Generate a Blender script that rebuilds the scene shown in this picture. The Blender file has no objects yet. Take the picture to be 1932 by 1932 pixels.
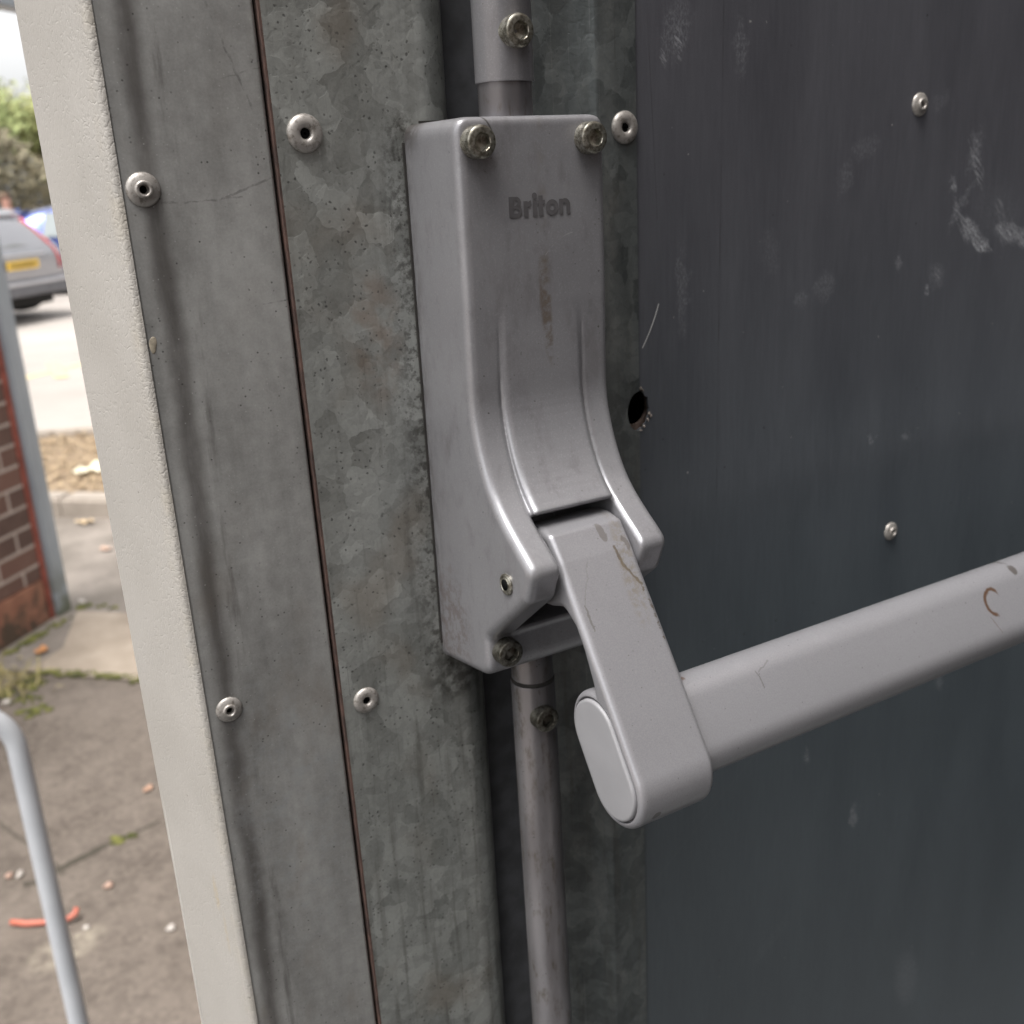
import bpy, bmesh, math, random
import numpy as np
from mathutils import Vector, Matrix
random.seed(7); np.random.seed(7)
S = bpy.context.scene; C = S.collection; PI = math.pi
CAMH = 1.5                                   # camera height above the ground

# ------------------------------------------------------------------ camera
cd = bpy.data.cameras.new('camera'); cam = bpy.data.objects.new('camera', cd); C.objects.link(cam); S.camera = cam
rX = Vector((0.8563, -0.2000, 0.4765)).normalized()      # rows: world axes in camera space (x right, y down, z forward)
rY = Vector((-0.5150, -0.2417, 0.8224)).normalized()
rX = (rX - rY * rX.dot(rY)).normalized(); rZ = rX.cross(rY)
RW = Matrix((rX, rY, rZ))
if RW.determinant() < 0: RW = Matrix((rX, rY, -rZ))
right = RW @ Vector((1, 0, 0)); down = RW @ Vector((0, 1, 0)); fwd = RW @ Vector((0, 0, 1))
if down.z > 0:
    RW = Matrix((rX, rY, -Vector(RW[2]))); right = RW @ Vector((1, 0, 0)); down = RW @ Vector((0, 1, 0)); fwd = RW @ Vector((0, 0, 1))
up = -down; back = -fwd
cam.matrix_world = Matrix(((right.x, up.x, back.x, 0.0), (right.y, up.y, back.y, -0.325), (right.z, up.z, back.z, CAMH), (0, 0, 0, 1)))
cd.sensor_width = 36; cd.lens = 36 * 1970 / 1932.0
cd.clip_start = 0.01; cd.clip_end = 500
cd.dof.use_dof = True; cd.dof.focus_distance = 0.325; cd.dof.aperture_fstop = 17

# ------------------------------------------------------------------ light
SUN_EL, SUN_AZ = math.radians(70), math.radians(246)     # azimuth measured clockwise from +Y
w = bpy.data.worlds.new('World'); S.world = w; w.use_nodes = True
nt = w.node_tree; nt.nodes.clear()
sky = nt.nodes.new('ShaderNodeTexSky'); sky.sky_type = 'NISHITA'; sky.sun_disc = False
sky.sun_elevation = SUN_EL; sky.sun_rotation = SUN_AZ; sky.dust_density = 4; sky.air_density = 1.0; sky.ozone_density = 1
hs = nt.nodes.new('ShaderNodeHueSaturation'); hs.inputs['Saturation'].default_value = 0.06
bg = nt.nodes.new('ShaderNodeBackground'); bg.inputs[1].default_value = 0.135
wo = nt.nodes.new('ShaderNodeOutputWorld')
nt.links.new(sky.outputs[0], hs.inputs['Color']); nt.links.new(hs.outputs[0], bg.inputs[0]); nt.links.new(bg.outputs[0], wo.inputs[0])
sl = bpy.data.lights.new('sun', 'SUN'); sun = bpy.data.objects.new('sun', sl); C.objects.link(sun)
sl.energy = 1.5; sl.angle = math.radians(28); sl.color = (1.0, 0.96, 0.91)
sd = Vector((math.sin(SUN_AZ) * math.cos(SUN_EL), math.cos(SUN_AZ) * math.cos(SUN_EL), math.sin(SUN_EL)))
sun.rotation_euler = sd.to_track_quat('Z', 'Y').to_euler()
S.view_settings.view_transform = 'Standard'; S.view_settings.look = 'None'
S.view_settings.exposure = 1.27; S.view_settings.gamma = 1
S.render.engine = 'CYCLES'

# ------------------------------------------------------------------ node helper
class NT:
    def __init__(s, name, scale=1000.0):
        s.m = bpy.data.materials.new(name); s.m.use_nodes = True
        s.n = s.m.node_tree.nodes; s.l = s.m.node_tree.links; s.n.clear()
        s.out = s.n.new('ShaderNodeOutputMaterial'); s.b = s.n.new('ShaderNodeBsdfPrincipled')
        s.l.new(s.b.outputs[0], s.out.inputs[0])
        tc = s.n.new('ShaderNodeTexCoord'); vm = s.n.new('ShaderNodeVectorMath'); vm.operation = 'SCALE'
        vm.inputs[3].default_value = scale; s.l.new(tc.outputs['Object'], vm.inputs[0]); s.P = vm.outputs[0]
        sp = s.n.new('ShaderNodeSeparateXYZ'); s.l.new(s.P, sp.inputs[0]); s.x, s.y, s.z = sp.outputs
    def put(s, inp, v):
        if hasattr(v, 'node'): s.l.new(v, inp)
        elif isinstance(v, (tuple, list)) and len(v) == 3 and inp.type == 'RGBA': inp.default_value = (*v, 1)
        else: inp.default_value = v
    def math(s, op, a, b=0.0, c=0.0, clamp=False):
        n = s.n.new('ShaderNodeMath'); n.operation = op; n.use_clamp = clamp
        s.put(n.inputs[0], a); s.put(n.inputs[1], b); s.put(n.inputs[2], c); return n.outputs[0]
    def add(s, a, b): return s.math('ADD', a, b)
    def sub(s, a, b): return s.math('SUBTRACT', a, b)
    def mul(s, a, b): return s.math('MULTIPLY', a, b)
    def mx(s, a, b): return s.math('MAXIMUM', a, b)
    def map(s, v, a, b, c=0.0, d=1.0, smooth=True):
        n = s.n.new('ShaderNodeMapRange'); n.interpolation_type = 'SMOOTHSTEP' if smooth else 'LINEAR'
        for i, q in enumerate((v, a, b, c, d)): s.put(n.inputs[i], q)
        return n.outputs[0]
    def vscale(s, k, off=(0, 0, 0), vec=None):
        n = s.n.new('ShaderNodeMapping'); s.l.new(vec or s.P, n.inputs[0]); n.inputs['Location'].default_value = off
        n.inputs['Scale'].default_value = k if isinstance(k, tuple) else (k, k, k); return n.outputs[0]
    def noise(s, size, detail=3, rough=0.5, stretch=(1, 1, 1), off=(0, 0, 0), vec=None, dist=0.0):
        n = s.n.new('ShaderNodeTexNoise'); k = 1.0 / size
        s.l.new(s.vscale((k / stretch[0], k / stretch[1], k / stretch[2]), off, vec), n.inputs['Vector'])
        n.inputs['Scale'].default_value = 1; n.inputs['Detail'].default_value = detail
        n.inputs['Roughness'].default_value = rough; n.inputs['Distortion'].default_value = dist
        s.lastcol = n.outputs['Color']; return n.outputs['Fac']
    def voro(s, size, feature='F1', stretch=(1, 1, 1), vec=None, off=(0, 0, 0), rnd=1.0):
        n = s.n.new('ShaderNodeTexVoronoi'); n.feature = feature; k = 1.0 / size
        s.l.new(s.vscale((k / stretch[0], k / stretch[1], k / stretch[2]), off, vec), n.inputs['Vector'])
        n.inputs['Scale'].default_value = 1; n.inputs['Randomness'].default_value = rnd
        if feature == 'DISTANCE_TO_EDGE': return n.outputs['Distance'], None
        sp = s.n.new('ShaderNodeSeparateColor'); s.l.new(n.outputs['Color'], sp.inputs[0])
        return n.outputs['Distance'], sp.outputs[0]
    def warp(s, size, amt, vec=None, detail=2):
        s.noise(size, detail, vec=vec); c = s.lastcol
        n = s.n.new('ShaderNodeVectorMath'); n.operation = 'MULTIPLY_ADD'
        s.l.new(c, n.inputs[0]); n.inputs[1].default_value = (amt, amt, amt); s.l.new(vec or s.P, n.inputs[2]); return n.outputs[0]
    def mix(s, f, a, b, blend='MIX'):
        n = s.n.new('ShaderNodeMix'); n.data_type = 'RGBA'; n.blend_type = blend
        s.put(n.inputs[0], f); s.put(n.inputs[6], a); s.put(n.inputs[7], b); return n.outputs[2]
    def lerp(s, f, a, b): return s.add(a, s.mul(f, s.sub(b, a))) if hasattr(b, 'node') or hasattr(a, 'node') else s.add(a, s.mul(f, b - a))
    def ell(s, u, v, cu, cv, ru, rv, rot=0.0, soft=0.5):      # soft ellipse mask in any two coordinates
        a = s.sub(u, cu); b = s.sub(v, cv); c_, s_ = math.cos(rot), math.sin(rot)
        p = s.add(s.mul(a, c_), s.mul(b, s_)); q = s.sub(s.mul(b, c_), s.mul(a, s_))
        d = s.add(s.math('POWER', s.math('ABSOLUTE', s.mul(p, 1 / ru)), 2.0), s.math('POWER', s.math('ABSOLUTE', s.mul(q, 1 / rv)), 2.0))
        return s.map(d, 1.0 - soft, 1.0 + soft, 1.0, 0.0)
    def seg(s, u, v, a, b, wd):                                # thin straight scratch
        dx, dy = b[0] - a[0], b[1] - a[1]; L2 = dx * dx + dy * dy
        pu = s.sub(u, a[0]); pv = s.sub(v, a[1])
        t = s.math('MULTIPLY', s.add(s.mul(pu, dx), s.mul(pv, dy)), 1 / L2, clamp=True)
        eu = s.sub(pu, s.mul(t, dx)); ev = s.sub(pv, s.mul(t, dy))
        d = s.math('SQRT', s.add(s.mul(eu, eu), s.mul(ev, ev)))
        return s.map(d, wd * 0.4, wd, 1.0, 0.0)
    def bump(s, h, strength=0.5, dist=0.0002, normal=None):
        n = s.n.new('ShaderNodeBump'); n.inputs['Strength'].default_value = strength; n.inputs['Distance'].default_value = dist
        s.put(n.inputs['Height'], h)
        if normal: s.l.new(normal, n.inputs['Normal'])
        return n.outputs[0]
    def fin(s, col, rough=0.5, metal=0.0, normal=None, spec=0.5, coat=0.0):
        s.put(s.b.inputs['Base Color'], col); s.put(s.b.inputs['Roughness'], rough); s.put(s.b.inputs['Metallic'], metal)
        s.b.inputs['Specular IOR Level'].default_value = spec; s.b.inputs['Coat Weight'].default_value = coat
        if normal: s.l.new(normal, s.b.inputs['Normal'])
        return s.m

def simple(name, col, rough=0.6, metal=0.0, var=0.15, size=50.0, spec=0.5, coat=0.0):
    t = NT(name); f = t.noise(size, 4)
    c = t.mix(t.map(f, 0.3, 0.7), tuple(k * (1 - var) for k in col), tuple(min(1, k * (1 + var)) for k in col))
    return t.fin(c, rough, metal, None, spec, coat)

# ------------------------------------------------------------------ mesh helpers
def setprops(o, label=None, cat=None, group=None, kind=None):
    if label: o['label'] = label
    if cat: o['category'] = cat
    if group: o['group'] = group
    if kind: o['kind'] = kind
    return o
def empty(name, loc, label, cat, group=None, rz=0.0):
    o = bpy.data.objects.new(name, None); C.objects.link(o); o.location = loc; o.rotation_euler = (0, 0, rz)
    o.empty_display_size = 0.1
    return setprops(o, label, cat, group)
def mobj(name, verts, faces, mat, parent=None, loc=(0, 0, 0), smooth=False, **pr):
    me = bpy.data.meshes.new(name); me.from_pydata([tuple(v) for v in verts], [], [tuple(f) for f in faces]); me.update()
    return fin_obj(name, me, mat, parent, loc, smooth, **pr)
def fin_obj(name, me, mat, parent=None, loc=(0, 0, 0), smooth=False, **pr):
    o = bpy.data.objects.new(name, me); C.objects.link(o); o.location = loc
    me.materials.append(mat)
    if smooth:
        for p in me.polygons: p.use_smooth = True
    if parent is not None: o.parent = parent
    return setprops(o, **pr)
def bmobj(name, bm, mat, parent=None, loc=(0, 0, 0), smooth=False, **pr):
    me = bpy.data.meshes.new(name); bm.normal_update(); bm.to_mesh(me); bm.free()
    return fin_obj(name, me, mat, parent, loc, smooth, **pr)
def add_box(bm, x0, x1, y0, y1, z0, z1, bev=0.0, seg=2, mat4=None):
    vs = [bm.verts.new((x, y, z)) for x in (x0, x1) for y in (y0, y1) for z in (z0, z1)]
    fs = [bm.faces.new([vs[i] for i in q]) for q in ((0, 1, 3, 2), (4, 6, 7, 5), (0, 4, 5, 1), (2, 3, 7, 6), (0, 2, 6, 4), (1, 5, 7, 3))]
    if bev:
        es = list({e for f in fs for e in f.edges})
        r = bmesh.ops.bevel(bm, geom=es, offset=bev, segments=seg, affect='EDGES', profile=0.5)
    if mat4 is not None:
        allv = {v for v in bm.verts if v.index == -1} if False else None
    return vs
def box(name, x0, x1, y0, y1, z0, z1, mat, parent=None, bev=0.0, loc=(0, 0, 0), **pr):
    bm = bmesh.new(); add_box(bm, x0, x1, y0, y1, z0, z1, bev)
    bmesh.ops.recalc_face_normals(bm, faces=bm.faces)
    return bmobj(name, bm, mat, parent, loc, False, **pr)
def lathe(profile, n=32, axis='Y'):                  # profile: list of (r, d); d along -Y (towards the camera)
    vs, fs = [], []
    for r, d in profile:
        for i in range(n):
            a = 2 * PI * i / n; vs.append((r * math.cos(a), -d, r * math.sin(a)))
    for k in range(len(profile) - 1):
        for i in range(n):
            j = (i + 1) % n; fs.append((k * n + i, k * n + j, (k + 1) * n + j, (k + 1) * n + i))
    fs.append(tuple(range(n))); fs.append(tuple(reversed(range((len(profile) - 1) * n, len(profile) * n))))
    return vs, fs
def shade_auto(o, ang=40):
    me = o.data
    for p in me.polygons: p.use_smooth = True
    bm = bmesh.new(); bm.from_mesh(me)
    for e in bm.edges:
        if len(e.link_faces) == 2 and e.calc_face_angle(0) > math.radians(ang): e.smooth = False
    bm.to_mesh(me); bm.free(); return o

# ------------------------------------------------------------------ signed distance modelling (cast parts)
def poly_sdf(px, py, pts):
    pts = np.array(pts, float); d = np.full(px.shape, 1e9); ins = np.zeros(px.shape, bool)
    n = len(pts)
    for i in range(n):
        a = pts[i]; b = pts[(i + 1) % n]; e = b - a
        wx, wy = px - a[0], py - a[1]
        t = np.clip((wx * e[0] + wy * e[1]) / (e @ e + 1e-12), 0, 1)
        d = np.minimum(d, (wx - e[0] * t) ** 2 + (wy - e[1] * t) ** 2)
        c = ((a[1] > py) != (b[1] > py))
        with np.errstate(divide='ignore', invalid='ignore'):
            ins ^= c & (px < (b[0] - a[0]) * (py - a[1]) / (b[1] - a[1] + 1e-12) + a[0])
    d = np.sqrt(d); return np.where(ins, -d, d)
def fillet(pts, rad, seg=6):
    pts = [np.array(p, float) for p in pts]; out = []; n = len(pts)
    for i, p in enumerate(pts):
        r = rad[i] if isinstance(rad, (list, tuple)) else rad
        a = pts[i - 1] - p; b = pts[(i + 1) % n] - p; la, lb = np.linalg.norm(a), np.linalg.norm(b); a /= la; b /= lb
        ang = math.acos(max(-1, min(1, float(a @ b))))
        if r <= 0 or ang > PI - 0.05: out.append(p); continue
        t = min(r / math.tan(ang / 2), la * 0.49, lb * 0.49)
        for k in range(seg + 1):
            u = k / seg; out.append((1 - u) ** 2 * (p + a * t) + 2 * u * (1 - u) * p + u * u * (p + b * t))
    return out
def rmax(a, b, r):                                   # intersection with a rounded convex edge
    return np.minimum(np.maximum(a, b), -r) + np.sqrt(np.maximum(a + r, 0) ** 2 + np.maximum(b + r, 0) ** 2)
def smin(a, b, k):
    h = np.clip(0.5 + 0.5 * (b - a) / k, 0, 1); return b + (a - b) * h - k * h * (1 - h)
def smax(a, b, k): return -smin(-a, -b, k)
def surface_nets(V, org, h):
    V = V.astype(np.float32); s = V < 0
    c = [s[i:V.shape[0] - 1 + i, j:V.shape[1] - 1 + j, k:V.shape[2] - 1 + k] for i in (0, 1) for j in (0, 1) for k in (0, 1)]
    anyv = np.zeros_like(c[0]); allv = np.ones_like(c[0])
    for q in c: anyv |= q; allv &= q
    act = anyv & ~allv; idx = np.argwhere(act); ids = np.full(act.shape, -1, np.int64); ids[act] = np.arange(len(idx))
    corners = np.array([(i, j, k) for i in (0, 1) for j in (0, 1) for k in (0, 1)])
    val = np.stack([V[idx[:, 0] + o[0], idx[:, 1] + o[1], idx[:, 2] + o[2]] for o in corners], 1)
    acc = np.zeros((len(idx), 3)); cnt = np.zeros(len(idx))
    for a in range(8):
        for b in range(a + 1, 8):
            if np.abs(corners[a] - corners[b]).sum() != 1: continue
            va, vb = val[:, a], val[:, b]; m = (va < 0) != (vb < 0)
            t = np.where(m, va / np.where(m, va - vb, 1), 0)
            p = corners[a][None] + t[:, None] * (corners[b] - corners[a])[None]
            acc += p * m[:, None]; cnt += m
    verts = (idx + acc / cnt[:, None]) * h + np.array(org)
    faces = []
    for ax in range(3):
        o1, o2 = (ax + 1) % 3, (ax + 2) % 3
        sl0 = [slice(None)] * 3; sl1 = [slice(None)] * 3; sl0[ax] = slice(0, -1); sl1[ax] = slice(1, None)
        a, b = s[tuple(sl0)], s[tuple(sl1)]; e = np.argwhere(a != b)
        ok = (e[:, o1] > 0) & (e[:, o2] > 0) & (e[:, o1] < V.shape[o1] - 1) & (e[:, o2] < V.shape[o2] - 1); e = e[ok]
        d1 = np.zeros(3, int); d1[o1] = 1; d2 = np.zeros(3, int); d2[o2] = 1
        g = lambda q: ids[q[:, 0], q[:, 1], q[:, 2]]
        q = np.stack([g(e - d1 - d2), g(e - d2), g(e), g(e - d1)], 1)
        fl = s[e[:, 0], e[:, 1], e[:, 2]]; q[~fl] = q[~fl][:, ::-1]; faces.append(q)
    faces = np.concatenate(faces); faces = faces[(faces >= 0).all(1)]
    return verts, faces
def np_mesh(name, v, f, mat, parent=None, loc=(0, 0, 0), **pr):
    me = bpy.data.meshes.new(name); me.vertices.add(len(v)); me.vertices.foreach_set('co', v.astype(np.float32).ravel())
    me.loops.add(f.size); me.loops.foreach_set('vertex_index', f.astype(np.int32).ravel())
    me.polygons.add(len(f)); me.polygons.foreach_set('loop_start', np.arange(0, f.size, f.shape[1], dtype=np.int32))
    me.polygons.foreach_set('loop_total', np.full(len(f), f.shape[1], np.int32)); me.update(calc_edges=True); me.validate()
    return fin_obj(name, me, mat, parent, loc, True, **pr)

# ------------------------------------------------------------------ materials of the door (object space in millimetres)
def mat_galv():
    t = NT('galvanised_steel')
    wv = t.warp(7, 7.0, detail=3)
    _, c1 = t.voro(10.5, stretch=(1, 1, 1.25), vec=wv); _, c2 = t.voro(4.2, vec=wv, off=(3, 1, 9))
    big = t.noise(45, 3, stretch=(.7, 1, 2.0)); fine = t.noise(0.9, 4, 0.65)
    e1, _ = t.voro(8.5, 'DISTANCE_TO_EDGE', stretch=(1, 1, 1.25), vec=wv)
    v = t.add(t.mul(c1, 0.34), t.mul(c2, 0.20)); v = t.add(v, t.mul(big, 0.45)); v = t.add(v, t.mul(fine, 0.30)); v = t.add(v, t.mul(t.noise(5, 4, .6, dist=.8), .35)); v = t.sub(v, .22)
    col = t.mix(t.map(v, 0.25, 1.12, smooth=False), (0.195, 0.202, 0.190), (0.505, 0.520, 0.498))
    pale = t.mul(t.map(t.noise(11, 4, 0.6, dist=1.0), 0.58, 0.72), 0.30)
    col = t.mix(pale, col, (0.42, 0.43, 0.42))
    # warm stained patches
    warm = t.mul(t.map(t.noise(38, 3, stretch=(1, 1, 1.3), off=(5, 2, 1)), 0.52, 0.7), 0.38)
    col = t.mix(warm, col, (0.215, 0.165, 0.115))
    br = t.mul(t.mul(t.ell(t.x, t.z, 139, -50, 9, 22, 0, .8), t.map(t.noise(8, 4), .35, .65)), 0.45)
    col = t.mix(br, col, (0.23, 0.15, 0.10))
    # pits
    pd, pc = t.voro(2.1, vec=t.warp(1.3, 1.2)); pit = t.mul(t.map(pd, 0.12, 0.27, 1, 0), t.map(t.noise(14, 3, off=(9, 0, 2)), 0.36, 0.56))
    pit = t.mul(pit, t.map(pc, .2, .45))
    pd2, pc2 = t.voro(0.95); pit2 = t.mul(t.map(pd2, 0.12, 0.3, 1, 0), t.map(t.noise(10, 3, off=(1, 7, 2)), 0.52, 0.66)); pit2 = t.mul(pit2, t.map(pc2, .4, .7))
    pit = t.mx(pit, t.mul(pit2, .75))
    col = t.mix(t.mul(pit, .66), col, (0.030, 0.028, 0.028))
    flange_shade = t.mul(t.map(t.add(t.x, t.mul(t.sub(t.noise(9, 4, .65), .5), 14)), 192, 214, 0, 1), t.map(t.noise(12, 4, .6, stretch=(1, 1, 2), off=(6, 6, 1)), .2, .6, .72, .95)); col = t.mix(flange_shade, col, t.mix(t.map(v, .3, 1.0), (0.080, 0.090, 0.092), (0.150, 0.165, 0.165)))  # right flange painted darker and cooler in place of shade
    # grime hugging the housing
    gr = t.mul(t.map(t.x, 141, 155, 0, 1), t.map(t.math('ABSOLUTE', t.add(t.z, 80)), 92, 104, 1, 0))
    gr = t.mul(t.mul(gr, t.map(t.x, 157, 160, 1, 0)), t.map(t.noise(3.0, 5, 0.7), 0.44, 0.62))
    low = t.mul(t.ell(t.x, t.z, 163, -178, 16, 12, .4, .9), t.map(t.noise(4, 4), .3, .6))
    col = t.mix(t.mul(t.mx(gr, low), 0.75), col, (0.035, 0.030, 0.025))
    runs = t.mul(t.map(t.noise(7, 4, .6, stretch=(.5, 1, 9), off=(1, 3, 8)), .50, .72), t.map(t.z, 60, -330, .25, .8)); col = t.mix(t.mul(runs, .55), col, (0.085, 0.080, 0.068))
    # fine vertical hairlines
    hl = t.map(t.noise(1.2, 2, stretch=(.35, 1, 40)), 0.68, 0.75)
    col = t.mix(t.mul(hl, 0.35), col, (0.40, 0.40, 0.38))
    dkl = t.map(t.noise(1.6, 2, stretch=(.3, 1, 18), off=(4, 4, 4)), 0.70, 0.78)
    col = t.mix(t.mul(dkl, 0.4), col, (0.06, 0.055, 0.05))
    h = t.add(t.mul(c1, 0.55), t.mul(c2, 0.35)); h = t.add(h, t.mul(t.noise(3.2, 3, .5), 1.0)); h = t.sub(h, t.mul(pit, .45))
    h = t.add(h, t.mul(t.map(e1, 0, .12, 0, 1), .35))
    nr = t.bump(h, 0.42, 0.00022)
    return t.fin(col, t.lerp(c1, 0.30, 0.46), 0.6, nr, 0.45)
def mat_strip():
    t = NT('dull_zinc_steel')
    big = t.noise(30, 4, stretch=(.6, 1, 2.2)); fine = t.noise(0.8, 4, 0.7); mid = t.noise(6, 4, .65)
    v = t.add(t.add(t.mul(big, .75), t.mul(fine, .30)), t.mul(mid, .45)); v = t.sub(v, .18); v = t.add(v, t.mul(t.sub(t.noise(5, 4, .6, stretch=(.6, 1, 5), off=(1, 8, 4)), .5), .18))
    col = t.mix(t.map(v, .35, .85, smooth=False), (0.225, 0.223, 0.215), (0.455, 0.453, 0.440))
    # wandering dark water stain
    wob = t.mul(t.sub(t.noise(45, 2, stretch=(3, 1, 1), off=(0, 3, 0)), 0.5), 5.0)
    wid = t.add(2.0, t.mul(t.noise(18, 2, off=(2, 2, 2)), 3.2))
    dx = t.math('ABSOLUTE', t.sub(t.add(t.x, wob), 73.6)); st = t.map(t.math('DIVIDE', dx, wid), 0.1, 1.5, 1, 0)
    st = t.mul(st, t.map(t.noise(12, 5, .6, stretch=(.6, 1, 3)), .15, .6, .35, 1))
    dx2 = t.math('ABSOLUTE', t.sub(t.add(t.x, t.mul(wob, .7)), 80.5)); st2 = t.mul(t.map(dx2, .5, 3.5, 1, 0), t.map(t.noise(13, 5, .6, stretch=(.4, 1, 3), off=(7, 7, 1)), .48, .68))
    col = t.mix(t.mul(t.mx(st, t.mul(st2, .7)), .78), col, (0.066, 0.058, 0.054))
    edge = t.map(t.x, 64.5, 70, 1, 0); col = t.mix(t.mul(edge, .35), col, (0.10, 0.10, 0.10))
    # chalky mist low down
    mist = t.mul(t.ell(t.x, t.z, 92, -215, 22, 60, 0, .9), t.map(t.noise(7, 5, .7), .45, .7)); col = t.mix(t.mul(mist, .45), col, (0.34, 0.36, 0.37))
    brn = t.mul(t.map(t.noise(24, 4, .6, stretch=(1, 1, 2), off=(4, 4, 4)), .50, .70), t.map(t.z, -60, -260, .1, .5)); col = t.mix(brn, col, (0.20, 0.165, 0.13))
    # rust flecks
    ru = t.map(t.noise(5, 4, .6, stretch=(1.6, 1, .6), off=(8, 1, 3)), .70, .76); col = t.mix(t.mul(ru, .6), col, (0.13, 0.075, 0.045))
    pd, pc = t.voro(1.9); pit = t.mul(t.map(pd, .08, .22, 1, 0), t.map(pc, .5, .75)); pit = t.mul(pit, t.map(t.noise(9, 2), .4, .6))
    col = t.mix(t.mul(pit, .75), col, (0.035, 0.033, 0.03))
    wd, wc = t.voro(1.6, off=(3, 3, 3)); wsp = t.mul(t.map(wd, .05, .2, 1, 0), t.map(wc, .72, .85)); col = t.mix(t.mul(wsp, .5), col, (0.5, 0.5, 0.49))
    # scratches
    wx = t.add(t.x, t.mul(t.sub(t.noise(5, 3), .5), 2.2)); wz = t.add(t.z, t.mul(t.sub(t.noise(5, 3, off=(5, 5, 5)), .5), 2.2))
    sc = t.seg(wx, wz, (94, 56), (107, 20), .45)
    sc = t.mx(sc, t.seg(wx, wz, (76, -4), (100, -3.5), .4)); sc = t.mx(sc, t.seg(wx, wz, (95, -3.5), (113, 3), .55))
    sc = t.mx(sc, t.mul(t.seg(wx, wz, (98, 30), (112, 33), .3), .7)); sc = t.mx(sc, t.mul(t.seg(wx, wz, (100, -36), (113, -35), .35), .8))
    col = t.mix(t.mul(t.mul(sc, .45), t.map(t.noise(4, 4, .7), .38, .6)), col, (0.07, 0.065, 0.065))
    h = t.add(t.mul(t.noise(1.3, 5, .7), .8), t.mul(mid, .5)); h = t.sub(h, t.mul(pit, .8))
    return t.fin(col, t.lerp(big, .38, .50), .45, t.bump(h, .45, .00012), .45)
def mat_dark():
    t = NT('dark_coated_steel')
    n1 = t.noise(60, 4, stretch=(.5, 1, 2.5)); n2 = t.noise(4, 5, .65, stretch=(.45, 1, 5)); n3 = t.noise(.7, 3, .6)
    v = t.add(t.add(t.mul(n1, .5), t.mul(n2, .45)), t.mul(n3, .25))
    cold = t.map(t.z, 30, -260, 0, 1)
    a = t.mix(cold, (0.052, 0.052, 0.060), (0.045, 0.055, 0.064)); b = t.mix(cold, (0.096, 0.096, 0.108), (0.080, 0.096, 0.108))
    col = t.mix(t.map(v, .35, .85, smooth=False), a, b)
    vs = t.map(t.noise(2.2, 4, .6, stretch=(.4, 1, 14), off=(2, 5, 3)), .62, .74); col = t.mix(t.mul(vs, .28), col, (0.14, 0.145, 0.155))
    chalk = t.noise(1.1, 5, .75, stretch=(.8, 1, 1.6)); ck = t.map(chalk, .40, .68)
    u_ = t.add(t.x, t.mul(t.sub(t.noise(5, 4, .65, off=(1, 4, 7)), .5), 13)); v_ = t.add(t.z, t.mul(t.sub(t.noise(6, 4, .65, off=(6, 2, 1)), .5), 15))
    m = None
    for (x, z, rx, rz, ro, k) in ((444, -2, 3.5, 11, -.35, .35), (437, -25, 2.4, 12, -.65, .45), (447, -38, 8, 4.5, -.55, .85), (454, -43, 6, 3, -.5, .9),
                                  (474, -40, 10, 4.5, -.25, .8), (490, -44, 10, 4, -.3, .8), (466, -30, 16, 12, -.5, .14), (431, -16, 2.2, 2.8, 0, .7),
                                  (397, -48, 1.8, 3.2, .2, .55), (418, -62, 1.2, 2.6, 0, .9), (424, -56, 5, 5, 0, .3), (352, -286, 1.8, 4.5, .1, .75),
                                  (389, -335, 2.4, 7.0, .1, .7), (451, -275, 3.5, 4.5, .3, .5), (444, -470, 9, 20, .2, .35), (318, -36, 4.5, 9, .2, .16),
                                  (350, -54, 7, 5, .5, .28), (336, -58, 4, 3, .5, .25), (372, 2, 9, 4, .3, .2), (271, -48, 3.0, 16, 0, .3), (418, 20, 6, 3, .3, .2),
                                  (300, 40, 3, 10, .1, .3), (268, 46, 6, 10, -.3, .35), (410, -130, 3, 3, 0, .4), (385, -128, 2, 2, 0, .6), (330, -390, 14, 4, .6, .1), (360, -10, 4, 6, 0, .25)):
        e = t.mul(t.ell(u_, v_, x, z, rx, rz, ro, .9), k * .8); m = e if m is None else t.mx(m, e)
    col = t.mix(t.mul(m, ck), col, (0.36, 0.37, 0.39))
    dd, dc = t.voro(7.5, vec=t.warp(5, 4)); dots = t.mul(t.mul(t.map(dd, .02, .075, 1, 0), t.map(dc, .70, .78)), t.map(t.noise(30, 2, off=(3, 3, 9)), .45, .6)); col = t.mix(t.mul(dots, .8), col, (0.42, 0.41, 0.39))
    dk, dkc = t.voro(11, off=(2, 2, 5)); dots2 = t.mul(t.map(dk, .03, .07, 1, 0), t.map(dkc, .6, .7)); col = t.mix(t.mul(dots2, .7), col, (0.012, 0.012, 0.012))
    zz = t.add(t.x, t.mul(t.math('POWER', t.mul(t.add(t.z, 60), .1), 2.0), 1.0))
    s1 = t.seg(zz, t.z, (260, -52), (252, -68), .3); s2 = t.mul(t.seg(t.x, t.z, (255, -215), (300, -196), .3), .03)
    s3 = t.mul(t.seg(t.x, t.z, (255, -318), (320, -270), .4), .03)
    col = t.mix(t.mx(s1, t.mx(s2, s3)), col, (0.45, 0.45, 0.44))
    s4 = t.mx(t.seg(t.x, t.z, (255, 52), (259, -20), .3), t.seg(t.x, t.z, (291, 60), (290, -140), .45)); col = t.mix(t.mul(t.mul(s4, .5), t.map(n2, .4, .6)), col, (0.02, 0.02, 0.02))
    h = t.add(t.mul(n3, .5), t.mul(t.noise(2.0, 4, .6), .6)); h = t.add(h, t.mul(t.mul(m, ck), .5))
    ra = math.radians(-42); ca, sa = math.cos(ra), math.sin(ra); cx_ = t.n.new('ShaderNodeCombineXYZ')
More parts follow.
